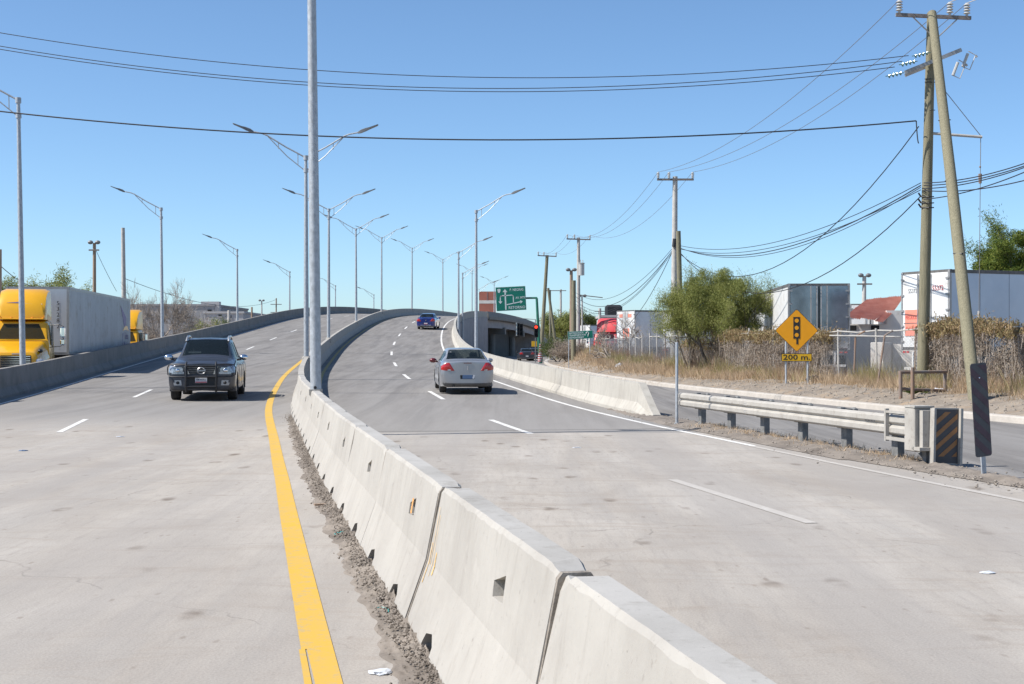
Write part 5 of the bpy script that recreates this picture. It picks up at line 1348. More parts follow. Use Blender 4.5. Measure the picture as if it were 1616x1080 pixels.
for k in range(17): a = 2 * math.pi * k / 16; secs.append([(.38 + (.18 + q) * math.cos(a), 1.98 + .3 * (.18 + q) * math.sin(a) + w_, 1.27 + (.16 + q) * math.sin(a)) for q, w_ in ((-.015, 0), (.015, 0), (0, .02))])
mb.loft(secs, cap=False).build('steering_wheel', 'black', pk, True)
MB().box((-.33, 1.52, 1.375), (.36, .03, .035), M4=Matrix.Rotation(rad(-30), 4, 'X')).build('windscreen_sticker', 'plate_w', pk)
MB().box((0, 1.93, 1.60), (.22, .03, .05)).build('interior_mirror', 'black', pk)

# ======================= trailers =======================
def trailer(label, loc, ang, L=14.6, W=2.55, z0=1.25, H=2.85, rear='doors', side_mat='trailer_s', door_mat='trailer_w', roof='alu_dark', near_side=1, group='parked box trailers', wheels=True, top_dark=True, npanel=None):
    """origin at the rear (or front) left bottom corner seen from the camera; +x along the end face, +y along the length"""
    t = thing('box_trailer', label, 'trailer', loc, ang)
    n = npanel or int(L / 1.22); pw = L / n
    for s, x in ((1, W), (-1, 0)):
        for k in range(n):
            MB().box((x, pw * (k + .5), z0 + H / 2), (.03, pw - .02, H - .24)).build('side_panel', side_mat if s == near_side else door_mat, t)
    mb = MB()
    for x in (0, W):
        mb.box((x, L / 2, z0 + H - .06), (.07, L, .12)); mb.box((x, L / 2, z0 + .06), (.07, L, .12))
    mb.box((W / 2, .02, z0 + H - .05), (W + .06, .07, .12)); mb.box((W / 2, .02, z0 + .05), (W + .06, .07, .12))
    mb.build('edge_rail', roof if top_dark else 'alu', t)
    mb = MB()
    for x in (0.02, W - .02): mb.box((x, .0, z0 + H / 2), (.10, .09, H - .02))
    mb.build('corner_post', 'alu', t)
    MB().box((W / 2, L / 2, z0 + H - .01), (W - .02, L, .03)).build('roof', 'alu', t)
    MB().box((W / 2, L / 2, z0 + .02), (W - .02, L, .06)).build('floor', 'chassis', t)
    MB().box((W / 2, L - .02, z0 + H / 2), (W, .04, H)).build('bulkhead', door_mat, t)
    if rear == 'doors':
        for s in (0, 1):
            d = MB().box((W * (.25 + .5 * s), -.02, z0 + H / 2), (W / 2 - .05, .05, H - .18), bev=.01).build('door', door_mat, t)
            mb = MB()
            for dx in (.09, .34): 
                x = W / 2 + (dx if s else -dx); mb.tube([(x, -.09, z0 + .1), (x, -.09, z0 + H - .1)], .024, 6)
            mb.box((W / 2 + (.24 if s else -.24), -.07, z0 + 1.0), (.25, .03, .04)); mb.build('lock_rod', 'alu', d)
            mb = MB()
            for k in range(5): mb.box((W * s + (-.07 if s else .07), -.06, z0 + .3 + k * .56), (.16, .04, .07))
            mb.build('hinge', 'alu', d)
    else:
        for k in range(3): MB().box((W / 6 * (2 * k + 1), -.0, z0 + H / 2), (W / 3 - .015, .05, H - .2)).build('front_panel', door_mat, t)
    if wheels:
        for yy in (1.3, 2.6):
            for x in (.25, W - .25):
                mb = MB(); mb.tube([(x - .22, yy, .5), (x + .22, yy, .5)], .5, 18); w_ = mb.build('wheel', 'rubber', t, 30)
                MB().tube([(x - .23, yy, .5), (x + .23, yy, .5)], .24, 12).build('hub', 'alu', w_)
        mb = MB(); mb.box((W / 2, 2.0, .85), (1.0, 3.2, .5)); mb.box((W / 2, L / 2, z0 - .12), (.9, L - .4, .22)); mb.build('chassis', 'chassis', t)
        mb = MB(); mb.box((W / 2, .0, .55), (W - .3, .1, .1)); mb.box((.6, .0, .85), (.08, .08, .6)); mb.box((W - .6, 0, .85), (.08, .08, .6)); mb.build('underride_bar', 'trailer_w', t)
        for s in (0, 1):
            for k in range(2): MB().box((.25 + s * (W - .5) + (k - .5) * .2, -.05, z0 - .08), (.13, .03, .07)).build('tail_light', 'redlens', t)
        for x in (.9, W - .9):
            MB().box((x, L - 2.6, .62), (.12, .12, 1.24)).build('landing_leg', 'alu_dark', t)
    return t
# A: big white trailer on the right
A = trailer('large white box trailer at the right, rear doors lit, bluish side, pink warning sticker', (14.34, 52.2, .42), math.atan2(-2.2, .96), side_mat='trailer_s', H=2.83, z0=1.23)
stk = MB().box((.62, -.058, 1.23 + .98), (.82, .012, .95)).build('warning_sticker', 'print_pink', A)
text('PRECAUCION', .20, 'print_red', stk, (.62, -.066, 2.40), sx=.62); text('AL REBASAR', .20, 'print_red', stk, (.62, -.066, 2.0), sx=.66)
text('55372', .25, 'print_red', A, (1.98, -.06, 3.42), sx=.95); text('55372', .22, 'alu', A, (.62, -.06, 3.36), sx=.9); text('HOT VAN', .13, 'print_k', A, (2.0, -.06, 2.38), sx=1.2)
MB().box((1.3, -.06, 2.2), (2.3, .02, .03)).build('door_strap', 'alu_dark', A)
# B: stainless steel doors straight at us, white side
Bt = trailer('box trailer with polished dark reflecting steel rear doors and a bright white left side', (at(1244.5, 60.6), 60.6, .40), rad(0), side_mat='trailer_w', door_mat='trailer_w', z0=1.20, H=2.84, near_side=-1)
for c in Bt.children:
    if c.name.startswith('door'):
        for sl_ in c.data.materials: pass
        c.data.materials[0] = M['steel_door']
mb = MB(); mb.box((1.85, -.05, 1.62), (.22, .02, .26)); f = mb.build('vent_frame', 'alu', Bt); MB().box((1.85, -.064, 1.62), (.16, .01, .20)).build('vent_hole', 'darkhole', f)
Bt.rotation_euler = (0, 0, rad(-3.5))
# C, D, E
Ct = trailer('white box trailer with grey side, seen left of the pale concrete pole behind the fence', (8.00, 108, .35), math.atan2(-2.25, 1.15), side_mat='trailer_g', H=2.85, z0=1.25)
Dt = trailer('white box trailer with orange red marks, half hidden by the mesquite tree', (at(1046, 95), 95, .35), math.atan2(-1.4, 2.1), side_mat='trailer_g', H=2.5, z0=1.25)
for z, w_ in ((2.6, 1.1), (2.2, .8), (1.7, 1.2)): MB().box((1.2, -.06, z), (w_, .012, .22)).build('red_marks', 'print_pink', Dt)
MB().box((1.35, -.062, 1.25 + 1.1), (.9, .012, .8)).build('warning_sticker', 'print_pink', Ct)
for s in (.65, 1.85): MB().box((s, -.058, 1.25 + 2.45), (.5, .012, .25)).build('small_sticker', 'print_pink', Ct)
Et = trailer('distant white box trailer between the transformer pole and the red truck', (at(914.5, 172), 172, .2), math.atan2(-2.3, 1.2), side_mat='trailer_s', H=2.85, z0=1.25)
Ft = trailer('white box trailer behind the red roofed hut, only its top showing', (at(1342, 92), 92, .4), math.atan2(-.6, 2.5), side_mat='trailer_s', H=2.85, z0=1.25)
MB().box((.8, -.06, 3.75), (1.0, .012, .25)).build('red_marks', 'print_pink', Ft)
# left trailer behind the yellow truck: its front wall faces the camera
TLx, TLy = at(108.3, 60.5), 60.5; hd_ = math.atan2(1.70, 16.0)
Lt = trailer('long grey white box trailer pulled by the yellow truck, ribbed side with company mark', (0, 0, 0), 0, L=16.1, z0=1.30, H=2.88, rear='front', side_mat='trailer_g', door_mat='trailer_g', top_dark=False, wheels=False, npanel=13)
Lt.rotation_euler = (0, 0, hd_); ca, sa = math.cos(hd_), math.sin(hd_)
Lt.location = (TLx - 2.55 * ca, TLy - 2.55 * sa, .12)
for yy in (11.8, 13.1):
    for x in (.25, 2.3):
        w_ = MB().tube([(x - .22, yy, .5), (x + .22, yy, .5)], .5, 18).build('wheel', 'rubber', Lt, 30)
MB().box((1.27, 8, 1.2), (1.0, 15.5, .2)).build('chassis', 'chassis', Lt)
mb = MB()
for k in range(64): mb.box((2.576, .25 + k * .25, 1.30 + 1.44), (.03, .07, 2.62))
o = mb.build('side_ribs', 'trailer_g', Lt); o['kind'] = 'stuff'
for k, ch in enumerate('53282'): text(ch, .25, 'print_k', Lt, (2.12, -.035, 3.48 - k * .245), rot=(rad(90), rad(0), 0), name='fleet_number')
Mx = Matrix(((0, 0, 1, 2.59), (1, 0, 0, 0), (0, 1, 0, 0), (0, 0, 0, 1)))
MB().prism([(12.9, 3.75), (14.7, 3.15), (14.55, 2.75), (14.0, 2.65), (13.6, 3.05)], Mx, .01).build('company_mark', 'purple', Lt)
MB().prism([(13.6, 2.45), (14.2, 2.72), (15.0, 2.72), (15.5, 2.45), (15.0, 2.52), (14.2, 2.52)], Mx, .01).build('company_mark', 'truckyellow', Lt)
MB().prism([(13.55, 2.35), (13.75, 2.35), (13.5, 1.2)], Mx, .01).build('company_mark', 'purple', Lt)
text('Fletes', .52, 'purple', Lt, (14.6, 0, 0), rot=(rad(90), 0, rad(90)), sx=1.0).location = (2.6, 14.7, 2.18)
text('Mexico', .48, 'purple', Lt, (0, 0, 0), rot=(rad(90), 0, rad(90)), sx=1.0).location = (2.6, 14.6, 1.72)

# ======================= conventional tractor units =======================
def tractor(name, label, loc, rz, paint, group=None, livery=False):
    t = thing(name, label, 'truck', loc, rz, group)
    def rsec(y, w_, z0, z1, r=.15, tw=None):
        tw = tw or w_; q = []
        for (cx, cz, a0) in ((w_ - r * .4, z0, 0), (w_, z0 + r * .4, 0), (w_, (z0 + z1) / 2, 0), (tw, z1 - r, 0), (tw - r * .35, z1 - r * .3, 0), (tw - r, z1, 0)): q.append((cx, y, cz))
        return q + [(-p[0], p[1], p[2]) for p in reversed(q)]
    # local front at y = 0, rear towards +y
    MB().loft([rsec(.0, .80, .72, 1.18, .18, .72), rsec(.12, .95, .62, 1.42, .22, .80), rsec(.6, 1.02, .62, 1.60, .24, .86), rsec(1.15, 1.06, .62, 1.74, .24, .92), rsec(1.62, 1.10, .62, 1.86, .2, 1.0)]).build('hood', paint, t, True)
    MB().loft([rsec(1.60, 1.10, .75, 1.90, .1, 1.08), rsec(1.66, 1.11, .75, 1.92, .1, 1.08), rsec(2.02, 1.12, .75, 2.62, .16, 1.02), rsec(2.25, 1.12, .75, 2.70, .16, 1.02), rsec(3.45, 1.12, .75, 2.72, .16, 1.02)]).build('cab', paint, t, True)
    # windscreen
    ws = MB()
    def P(x, u): return (x * (1.03 - .06 * u), 1.70 + .33 * u - .015 - .06 * (1 - (x) ** 2), 1.95 + .60 * u)
    n = 10; 
    for i in range(n + 1):
        for u in (0, 1): ws.v.append(P(-1 + 2 * i / n, u))
    for i in range(n): ws.f.append((2 * i, 2 * i + 2, 2 * i + 3, 2 * i + 1)); ws.m.append(0)
    ws.build('windscreen', 'glass', t, True)
    o = MB().box((0, 2.35, 2.35), (2.2, .3, .06)); 
    for s in (-1, 1):
        d = MB().prism([(1.95, 1.72), (2.85, 1.60), (2.85, 2.55), (2.12, 2.55)], Matrix(((0, 0, 1, s * 1.125 - .008), (1, 0, 0, 0), (0, 1, 0, 0), (0, 0, 0, 1))), .016).build('side_window', 'glass', t)
        MB().box((s * 1.128, 2.9, 1.45), (.012, .02, 1.5)).build('door_gap', 'black', t)
        # mirrors
        mb = MB(); mb.tube([(s * 1.1, 1.85, 2.50), (s * 1.45, 1.7, 2.52), (s * 1.62, 1.66, 2.45), (s * 1.62, 1.66, 1.75), (s * 1.5, 1.68, 1.66), (s * 1.1, 1.85, 1.62)], .016, 6); mb.build('mirror_frame', 'black', t)
        MB().box((s * 1.60, 1.62, 2.22), (.20, .10, .42), bev=.05).build('mirror', 'chrome', t, 30); MB().box((s * 1.60, 1.62, 1.83), (.20, .10, .26), bev=.05).build('mirror', 'chrome', t, 30)
        # lamps
        MB().ball((s * .80, .17, 1.05), (.24, .14, .15), 14, 8).build('headlight', 'lens', t, True)
        MB().ball((s * .84, .62, 1.48), (.10, .20, .08), 12, 7).build('hood_lamp', 'black', t, True)
        # wheels and fenders
        mb = MB(); mb.tube([(s * .78, .95, .5), (s * 1.06, .95, .5)], .5, 20); w_ = mb.build('wheel', 'rubber', t, 30); MB().tube([(s * 1.0, .95, .5), (s * 1.07, .95, .5)], .26, 14).build('rim', 'rim', w_)
        for yy in (4.3, 5.5):
            mb = MB(); mb.tube([(s * .60, yy, .5), (s * 1.15, yy, .5)], .5, 20); w_ = mb.build('wheel', 'rubber', t, 30); MB().tube([(s * 1.08, yy, .5), (s * 1.16, yy, .5)], .26, 14).build('rim', 'rim', w_)
        MB().tube([(s * .95, 3.0, .65), (s * .95, 3.9, .65)], .28, 14).build('fuel_tank', 'alu', t, 30)
    g_ = MB().box((0, -.02, 1.05), (1.15, .06, .52), bev=.05).build('grille', 'black', t)
    mb = MB()
    for k in range(6): mb.box((0, -.055, .85 + k * .083), (1.08, .03, .028))
    mb.build('grille_bars', 'chrome', g_)
    MB().box((0, -.04, 1.36), (.28, .04, .05), bev=.01).build('badge', 'alu', t)
    mb = MB(); mb.box((0, -.05, .52), (2.1, .25, .32), bev=.08); mb.build('bumper', paint, t)
    MB().box((0, -.18, .5), (1.1, .02, .14)).build('bumper_slot', 'black', t)
    MB().box((0, 4.0, .75), (.9, 5.4, .25)).build('chassis', 'chassis', t)
    # roof fairing
    def fs(y, w_, z1, r): 
        q = [(w_, y, 2.72), (w_, y, 2.9), (w_ * .98, y, z1 - r), (w_ * .95, y, z1 - r * .35), (w_ - r, y, z1)]
        return q + [(-p[0], p[1], p[2]) for p in reversed(q)]
    MB().loft([fs(2.10, .86, 2.80, .03), fs(2.18, .89, 3.05, .12), fs(2.32, .92, 3.35, .22), fs(2.60, .93, 3.72, .30), fs(3.0, .95, 3.94, .30), fs(3.60, 1.0, 4.0, .25)]).build('roof_fairing', paint, t, True)
    MB().box((0, 2.05, 2.745), (1.7, .3, .05), bev=.02).build('sun_visor', paint, t)
    mb = MB()
    for x in (-.8, -.4, 0, .4, .8): mb.ball((x, 2.10, 2.79), (.05, .04, .03), 6, 4)
    mb.build('marker_lamps', 'amber', t)
    mb = MB(); mb.box((0, 2.9, 1.2), (2.0, 1.0, .1)); mb.build('cab_floor', 'seat', t)
    for x in (-.5, .5): mb = MB(); mb.box((x, 3.0, 1.9), (.5, .15, .8), bev=.05); mb.build('seat', 'seat', t)
    if livery:
        f = MB().prism([(-.62, 3.40), (-.1, 3.44), (.02, 3.41), (-.1, 3.38)], Matrix(((1, 0, 0, 0), (0, .45, 1, 2.34 - .45 * 3.4), (0, 1, 0, 0), (0, 0, 0, 1))), .008).build('company_mark', 'purple', t)
        MB().prism([(-.05, 3.37), (.75, 3.36), (.75, 3.34), (-.05, 3.34)], Matrix(((1, 0, 0, 0), (0, .45, 1, 2.32 - .45 * 3.34), (0, 1, 0, 0), (0, 0, 0, 1))), .008).build('company_mark', 'plate_w', t)
        text('Fletes', .20, 'print_k', t, (.33, 2.335, 3.22), rot=(rad(68), 0, 0)); text('Mexico', .18, 'print_k', t, (.33, 2.255, 3.06), rot=(rad(68), 0, 0))
    return t
T1 = tractor('semi_truck', 'yellow conventional semi truck at the left edge pulling the long white trailer', (at(25, 54.6), 54.6, .12), rad(13), 'truckyellow', 'yellow company semi trucks', True)
T2 = tractor('semi_truck', 'second yellow semi truck, mostly hidden behind the far end of the white trailer', (at(200, 88) - .7, 88, .12), rad(4), 'truckyellow', 'yellow company semi trucks')
T3 = tractor('semi_truck', 'faded red semi truck parked behind the dry weeds and fence', (at(950, 126), 126, .3), rad(-14), 'truckred')
T4 = copy_tree(T1); T4.location = (-18.3, 38.2, .12); T4.rotation_euler = (0, 0, rad(9)); T4['label'] = 'yellow semi truck just outside the left edge, throwing its shadow onto the road'
# ======================= buildings =======================
# hut with red corrugated roof
hy = 72.0; hs = F / hy
def hx(px): return at(px, hy)
def hz(py): return CAM_H + (546 - py) / hs
hut = thing('hut', 'small whitewashed hut with a bent red corrugated roof between two trailers', 'hut', (hx(1384), hy, .4), 0)
def H3(px, py, dy=0.0): v = at3(px, py, hy + dy); return (v.x - hut.location.x, v.y - hy, v.z - .4)
x0, x1 = H3(1336, 0)[0], H3(1400, 0)[0]
wall = MB(); ztop = H3(0, 512)[2]
wall.box(((x0 + x1) / 2, 1.6, ztop / 2), (x1 - x0, 3.0, ztop)); wall.build('wall', 'whitewall', hut)
wl2 = MB(); wl2.box((H3(1412, 0, 1)[0], 1.8, H3(0, 490)[2] / 2), (1.1, 2.6, H3(0, 490)[2])); wl2.build('wall', 'whitewall', hut)
for a, b in ((1341, 1352), (1375, 1388)):
    xa, xb = H3(a, 0)[0], H3(b, 0)[0]; za, zb2_ = H3(0, 522)[2], H3(0, 514)[2]
    f = MB().box(((xa + xb) / 2, .095, (za + zb2_) / 2), (xb - xa + .08, .03, zb2_ - za + .08)).build('window', 'whitewall', hut)
    MB().box(((xa + xb) / 2, .075, (za + zb2_) / 2), (xb - xa, .03, zb2_ - za)).build('window_opening', 'darkhole', f)
# roof: corrugated sheets
edge_lo = [(1335, 497), (1342, 501), (1363, 501), (1384, 507)]; edge_hi = [(1342, 486), (1368, 474), (1395, 470), (1424, 467)]
ns_ = 5
pa = [Vector(H3(1332, 500, -.7)), Vector(H3(1392, 507, -.9))]; pb = [Vector(H3(1368, 473, 2.8)), Vector(H3(1426, 467, 2.4))]
for k in range(ns_):
    u0, u1 = k / ns_, (k + 1) / ns_ + .012; mb = MB(); n = 16
    sag = .05 * math.sin(k * 2.1)
    for v in np.linspace(0, 1, 6):
        for i in range(n + 1):
            u = u0 + (u1 - u0) * i / n; a = pa[0].lerp(pa[1], u); b = pb[0].lerp(pb[1], u); p = a.lerp(b, v)
            mb.v.append((p.x, p.y, p.z + .028 * math.sin(i / n * 4 * 2 * math.pi) + .02 * (k % 2) - (sag * (1 - v) ** 2) - .14 * math.sin(math.pi * v) * u))
    for j in range(5):
        for i in range(n): q = j * (n + 1) + i; mb.f.append((q, q + 1, q + n + 2, q + n + 1)); mb.m.append(0)
    me = mb.mesh('roof_sheet', 'redroof'); o = link('roof_sheet', me, hut); md = o.modifiers.new('s', 'SOLIDIFY'); md.thickness = .012
# white gate pier left of the big trailer
y_ = 57.2
gpier = thing('gate_pier', 'short whitewashed wall end standing in the gap of the fence, left of the big trailer', 'wall', (at(1391, y_), y_, .3), rad(-28))
hgt = (585 - 521) * y_ / F
MB().box((0, 0, hgt / 2), (.52, 1.5, hgt), bev=.02).build('wall', 'whitewall', gpier); 
MB().box((1.0, .75, hgt / 2 - .03), (1.45, .18, hgt - .06)).build('side_wall', 'whitewall', gpier)
shade = thing('yard_wall', 'dark shaded grey wall behind the fence gap, left of the white gate pier', 'wall', (at(1336, 68), 68, .3), rad(24))
MB().box((.85, 0, 1.0), (1.85, .15, 2.0)).build('wall', 'farwall2', shade)
# left far buildings
def bld(name, label, px0, px1, pyt, Y, depth, mat, wins=(), extra=None):
    xa, xb = at(px0, Y), at(px1, Y); h = CAM_H + (546 - pyt) * Y / F
    t = thing(name, label, 'building', ((xa + xb) / 2, Y, 0))
    MB().box((0, depth / 2, h / 2), (xb - xa, depth, h)).build('wall', mat, t)
    MB().box((0, depth / 2, h + .15), (xb - xa + .3, depth + .3, .3)).build('parapet', mat, t)
    for (wa, wb, ya, yb, m) in wins:
        xw0, xw1 = at(wa, Y) - t.location.x, at(wb, Y) - t.location.x; z0 = CAM_H + (546 - yb) * Y / F; z1 = CAM_H + (546 - ya) * Y / F
        w_ = MB().box(((xw0 + xw1) / 2, -.05, (z0 + z1) / 2), (xw1 - xw0, .14, z1 - z0)).build('window', m, t)
        MB().box(((xw0 + xw1) / 2, -.09, z0 - .05), (xw1 - xw0 + .3, .25, .12)).build('sill', mat, w_)
    return t
b1 = bld('building', 'long mid grey flat roofed building behind the bare tree', 205, 338, 483, 235, 30, 'farwall2', [(328, 334, 489, 494, 'darkhole'), (230, 238, 495, 500, 'darkhole'), (280, 288, 495, 500, 'darkhole')])
b2 = bld('building', 'pale boxy building above the left parapet, right of the bare tree', 322, 384, 495, 215, 22, 'farwall', [(345, 350, 497, 500, 'darkhole'), (330, 340, 504, 507, 'farwall2'), (362, 365, 490 + 8, 503, 'darkhole')])
t = b1; mb = MB(); mb.box((at(331, 235) - b1.location.x, 1.0, CAM_H + (546 - 481) * 235 / F - 0.4), (3.0, 1.6, 1.8)).build('roof_unit', 'farwall', b1)
# red block building beyond the bridge
Y = 330; s = F / Y
rb = thing('block_building', 'brick red block with a pale band, rising above the overpass beside the green sign', 'building', (at(769, Y), Y, 0))
w_ = 26 / s
for nm, za, zb3, m in (('upper_wall', 474.5, 460.5, 'brickred'), ('pale_band', 479.5, 474.5, 'whitewall'), ('lower_wall', 560, 479.5, 'brickred')):
    a, b = CAM_H + (546 - za) / s, CAM_H + (546 - zb3) / s; MB().box((0, 2, (a + b) / 2), (w_ + (.05 if m == 'whitewall' else 0), 5.05 if m == 'whitewall' else 5, b - a - .005)).build(nm, m, rb)
mb = MB(); a, b = CAM_H + (546 - 474) / s, CAM_H + (546 - 461) / s
mb.box((0, -.53, (a + b) / 2), (.10, .06, b - a)).build('joint_strip', 'farwall2', rb)
# bits seen beyond the underpass
b3 = bld('building', 'grey wall and low building beyond the underpass, left of the green mast', 800, 872, 531, 345, 10, 'farwall', [(826, 833, 536, 541, 'darkhole'), (838, 848, 540, 546, 'farwall2')])
b4 = bld('building', 'pale low building with a dark roof tank behind the red truck', 950, 1010, 501, 200, 14, 'farwall', [(975, 981, 508, 512, 'darkhole')])
MB().box((at(969, 200) - b4.location.x, 1, CAM_H + (546 - 501) * 200 / F + .85), (2.4, 2, 1.8), bev=.3).build('roof_tank', 'black', b4)

# ======================= foliage helpers =======================
def quads_mesh(name, C, A, B, mat, tri=False, parent=None, kind=None):
    """leaf cards: centres C, half axes A, B (numpy n x 3); every leaf is its own small face"""
    n = len(C)
    if tri: V = np.stack([C - A, C + A, C + B], 1).reshape(-1, 3); k = 3
    else: V = np.stack([C - A, C - B * .5, C + A, C + B * .5], 1).reshape(-1, 3); k = 4
    me = bpy.data.meshes.new(name); me.vertices.add(n * k); me.vertices.foreach_set('co', V.astype(np.float32).ravel())
    me.loops.add(n * k); me.loops.foreach_set('vertex_index', np.arange(n * k, dtype=np.int32))
    me.polygons.add(n); me.polygons.foreach_set('loop_start', np.arange(0, n * k, k, dtype=np.int32)); me.polygons.foreach_set('loop_total', np.full(n, k, dtype=np.int32))
    me.materials.append(M[mat]); me.update(); me.validate()
    return link(name, me, parent, kind=kind)
rng = np.random.default_rng(5)
def rdir(n):
    v = rng.normal(size=(n, 3)); return v / np.linalg.norm(v, axis=1)[:, None]
def branches(mb, p, d, L, r, depth, tips, r_, spread=.6, droop=0.0, nseg=4, kids=3, minr=.006, wig=.25):
    pts = [p]; rr = [r]; dd = d.copy()
    for i in range(nseg):
        dd = (dd + Vector((r_.uniform(-1, 1), r_.uniform(-1, 1), r_.uniform(-1, 1))) * wig * .5 + Vector((0, 0, -droop))).normalized()
        pts.append(pts[-1] + dd * (L / nseg)); rr.append(max(minr, r * (1 - .55 * (i + 1) / nseg)))
    mb.tube(pts, rr, 6 if depth > 2 else (4 if depth > 1 else 3), cap=False)
    if depth <= 2: tips.extend((pts[i], dd.copy()) for i in range(1, len(pts)))
    if depth <= 0: return
    for k in range(kids):
        f = r_.uniform(.35, 1.0); i = min(nseg - 1, int(f * nseg)); b = pts[i].lerp(pts[i + 1], f * nseg - i)
        nd = (dd + Vector((r_.uniform(-1, 1), r_.uniform(-1, 1), r_.uniform(-.5, .9))) * spread).normalized()
        branches(mb, b, nd, L * r_.uniform(.55, .8), rr[i] * .62, depth - 1, tips, r_, spread, droop, nseg, kids, minr, wig)
def tree(name, label, loc, H, Wd, leafmat, seed, n=26000, leaf=.06, trunks=3, droop=.06, base_frac=.3, cat='tree', group=None, aspect=1.0, clump=.35, fe=0.0, fill=0.0):
    r_ = random.Random(seed); t = thing(name, label, cat, loc, 0, group); mb = MB(); tips = []
    for k in range(trunks):
        a = 2 * math.pi * k / trunks + r_.uniform(-.5, .5)
        branches(mb, Vector((.12 * math.cos(a), .12 * math.sin(a), -.1)), Vector((.75 * math.cos(a) * Wd / H, .75 * math.sin(a) * Wd / H, 1)).normalized(), H * .50, .05 * H / 2.2, 4, tips, r_, .75, droop * .6, 4, 3)
    P_ = np.array([tuple(p) for p, d in tips]); 
    # fit the tips to the wanted size
    c = P_.mean(0); zlo = np.percentile(P_[:, 2], 3)
    sx = (Wd / 2) / max(np.percentile(np.abs(P_[:, 0] - c[0]), 96), .1); sz = (H * (1 - .04)) / max(np.percentile(P_[:, 2], 99), .1)
    Vv = np.array(mb.v); 
    f = np.clip(Vv[:, 2] / (H * .35), 0, 1); Vv[:, 0] *= 1 + (sx - 1) * f; Vv[:, 1] *= 1 + (sx - 1) * f; Vv[:, 2] *= sz; mb.v = [tuple(v) for v in Vv]
    f = np.clip(P_[:, 2] / (H * .35), 0, 1); P_[:, 0] *= 1 + (sx - 1) * f; P_[:, 1] *= (1 + (sx - 1) * f) * aspect; P_[:, 2] *= sz
    mb.build('trunk', 'bark', t, False, fix=False)
    keep = P_[:, 2] > H * base_frac; P_ = P_[keep]
    # keep gaps: drop some tips by noise
    g = np.array([mnoise.noise(Vector((p[0] * .9 + seed, p[1] * .9, p[2] * .9))) for p in P_]); P_ = P_[g > -.28]
    idx = rng.integers(0, len(P_), n); C = P_[idx] + rdir(n) * (rng.random((n, 1)) ** .7) * clump
    if fill:
        nl = 85; L_ = rdir(nl) * (rng.random((nl, 1)) ** .45); L_[:, 2] = np.where(L_[:, 2] < 0, L_[:, 2] * .75, L_[:, 2])
        L_ = L_ * [Wd / 2 * .92, Wd / 2 * .88, H * (.42 if cat == 'bush' else .33)] + [0, 0, H * (.42 if cat == 'bush' else .635)]; m = int(n * fill); li = rng.integers(0, nl, m)
        rr_ = rng.uniform(.35, .75, nl)[li][:, None]; dd_ = rdir(m); C[:m] = L_[li] + dd_ * rr_ * (rng.random((m, 1)) ** .5) * [1, 1, .62]
        # sprays that stick out of the outline
        C[:m, 2] += np.maximum(0, dd_[:, 2]) * .15
    C[:, 2] -= np.abs(rng.normal(size=n)) * fe
    A = rdir(n) * leaf * rng.uniform(.6, 1.5, (n, 1)); A[:, 2] -= leaf * (.5 if fe else .1); Bv = np.cross(A, rdir(n)); Bv *= (leaf * .32 / np.maximum(np.linalg.norm(Bv, axis=1), 1e-6))[:, None]
    quads_mesh('crown', C, A, Bv, leafmat, parent=t)
    return t
# mesquite beside the concrete pole
my = 67.3
tree('mesquite_tree', 'wide feathery green mesquite tree spilling over the fence beside the pale concrete pole', (at(1136, my), my, .4), 5.05, 5.2, 'leaf_mesquite', 21, 130000, .056, 4, .08, .36, fe=.08, clump=.42, fill=.80)
# leaning bare stems under it
t = thing('mesquite_shrub', 'low drooping part of the mesquite in front of the concrete pole', 'shrub', (at(1072, 70), 70, .4)); r_ = random.Random(5); mb = MB(); tips = []
for k in range(5): branches(mb, Vector((.5, 0, 0)), Vector((r_.uniform(-.3, .2), r_.uniform(-.3, .3), 1)).normalized(), 2.0, .05, 3, tips, r_, .8, .05)
mb.build('stem', 'bark', t, fix=False); P_ = np.array([tuple(p) for p, d in tips]); P_ = P_[P_[:, 2] > 1.3]
idx = rng.integers(0, len(P_), 11000); C = P_[idx] + rdir(11000) * rng.random((11000, 1)) * .4; C[:, 2] += .15
A = rdir(11000) * .07; Bv = np.cross(A, rdir(11000)) * .3; quads_mesh('crown', C, A, Bv, 'leaf_mesquite', parent=t)
tree('tree', 'leafy bright green tree rising behind the big trailer at the right edge', (at(1618, 78), 78, .4), 8.4, 6.4, 'leaf_bright', 33, 90000, .11, 3, .02, .3, clump=.5, fill=.7)
tree('tree', 'dark rounded tree with brownish patches behind the transformer pole', (at(928, 215), 215, 0), 7.2, 5.8, 'leaf_dark', 41, 16000, .2, 3, .02, .12, clump=.8, fill=.6)
tree('tree', 'yellow green bushy tree left of the transformer pole', (at(893, 190), 190, 0), 6.4, 5.0, 'leaf_mesquite', 47, 14000, .2, 4, .02, .05, clump=.7)
tree('tree', 'green tree top showing above the trailer roof near the left edge, the widest one', (at(58, 118), 118, 0), 7.9, 6.0, 'leaf_mesquite', 51, 16000, .16, 3, .02, .2, clump=.6, group='tree tops behind the left trailer')
tree('tree', 'small green tree top above the trailer roof at the very left edge', (at(10, 112), 112, 0), 7.2, 3.4, 'leaf_mesquite', 52, 9000, .16, 3, .02, .2, clump=.6, group='tree tops behind the left trailer')
tree('tree', 'sparse green tree top above the middle of the trailer roof', (at(115, 125), 125, 0), 7.0, 4.0, 'leaf_mesquite', 53, 7000, .15, 3, .02, .2, clump=.6, group='tree tops behind the left trailer')
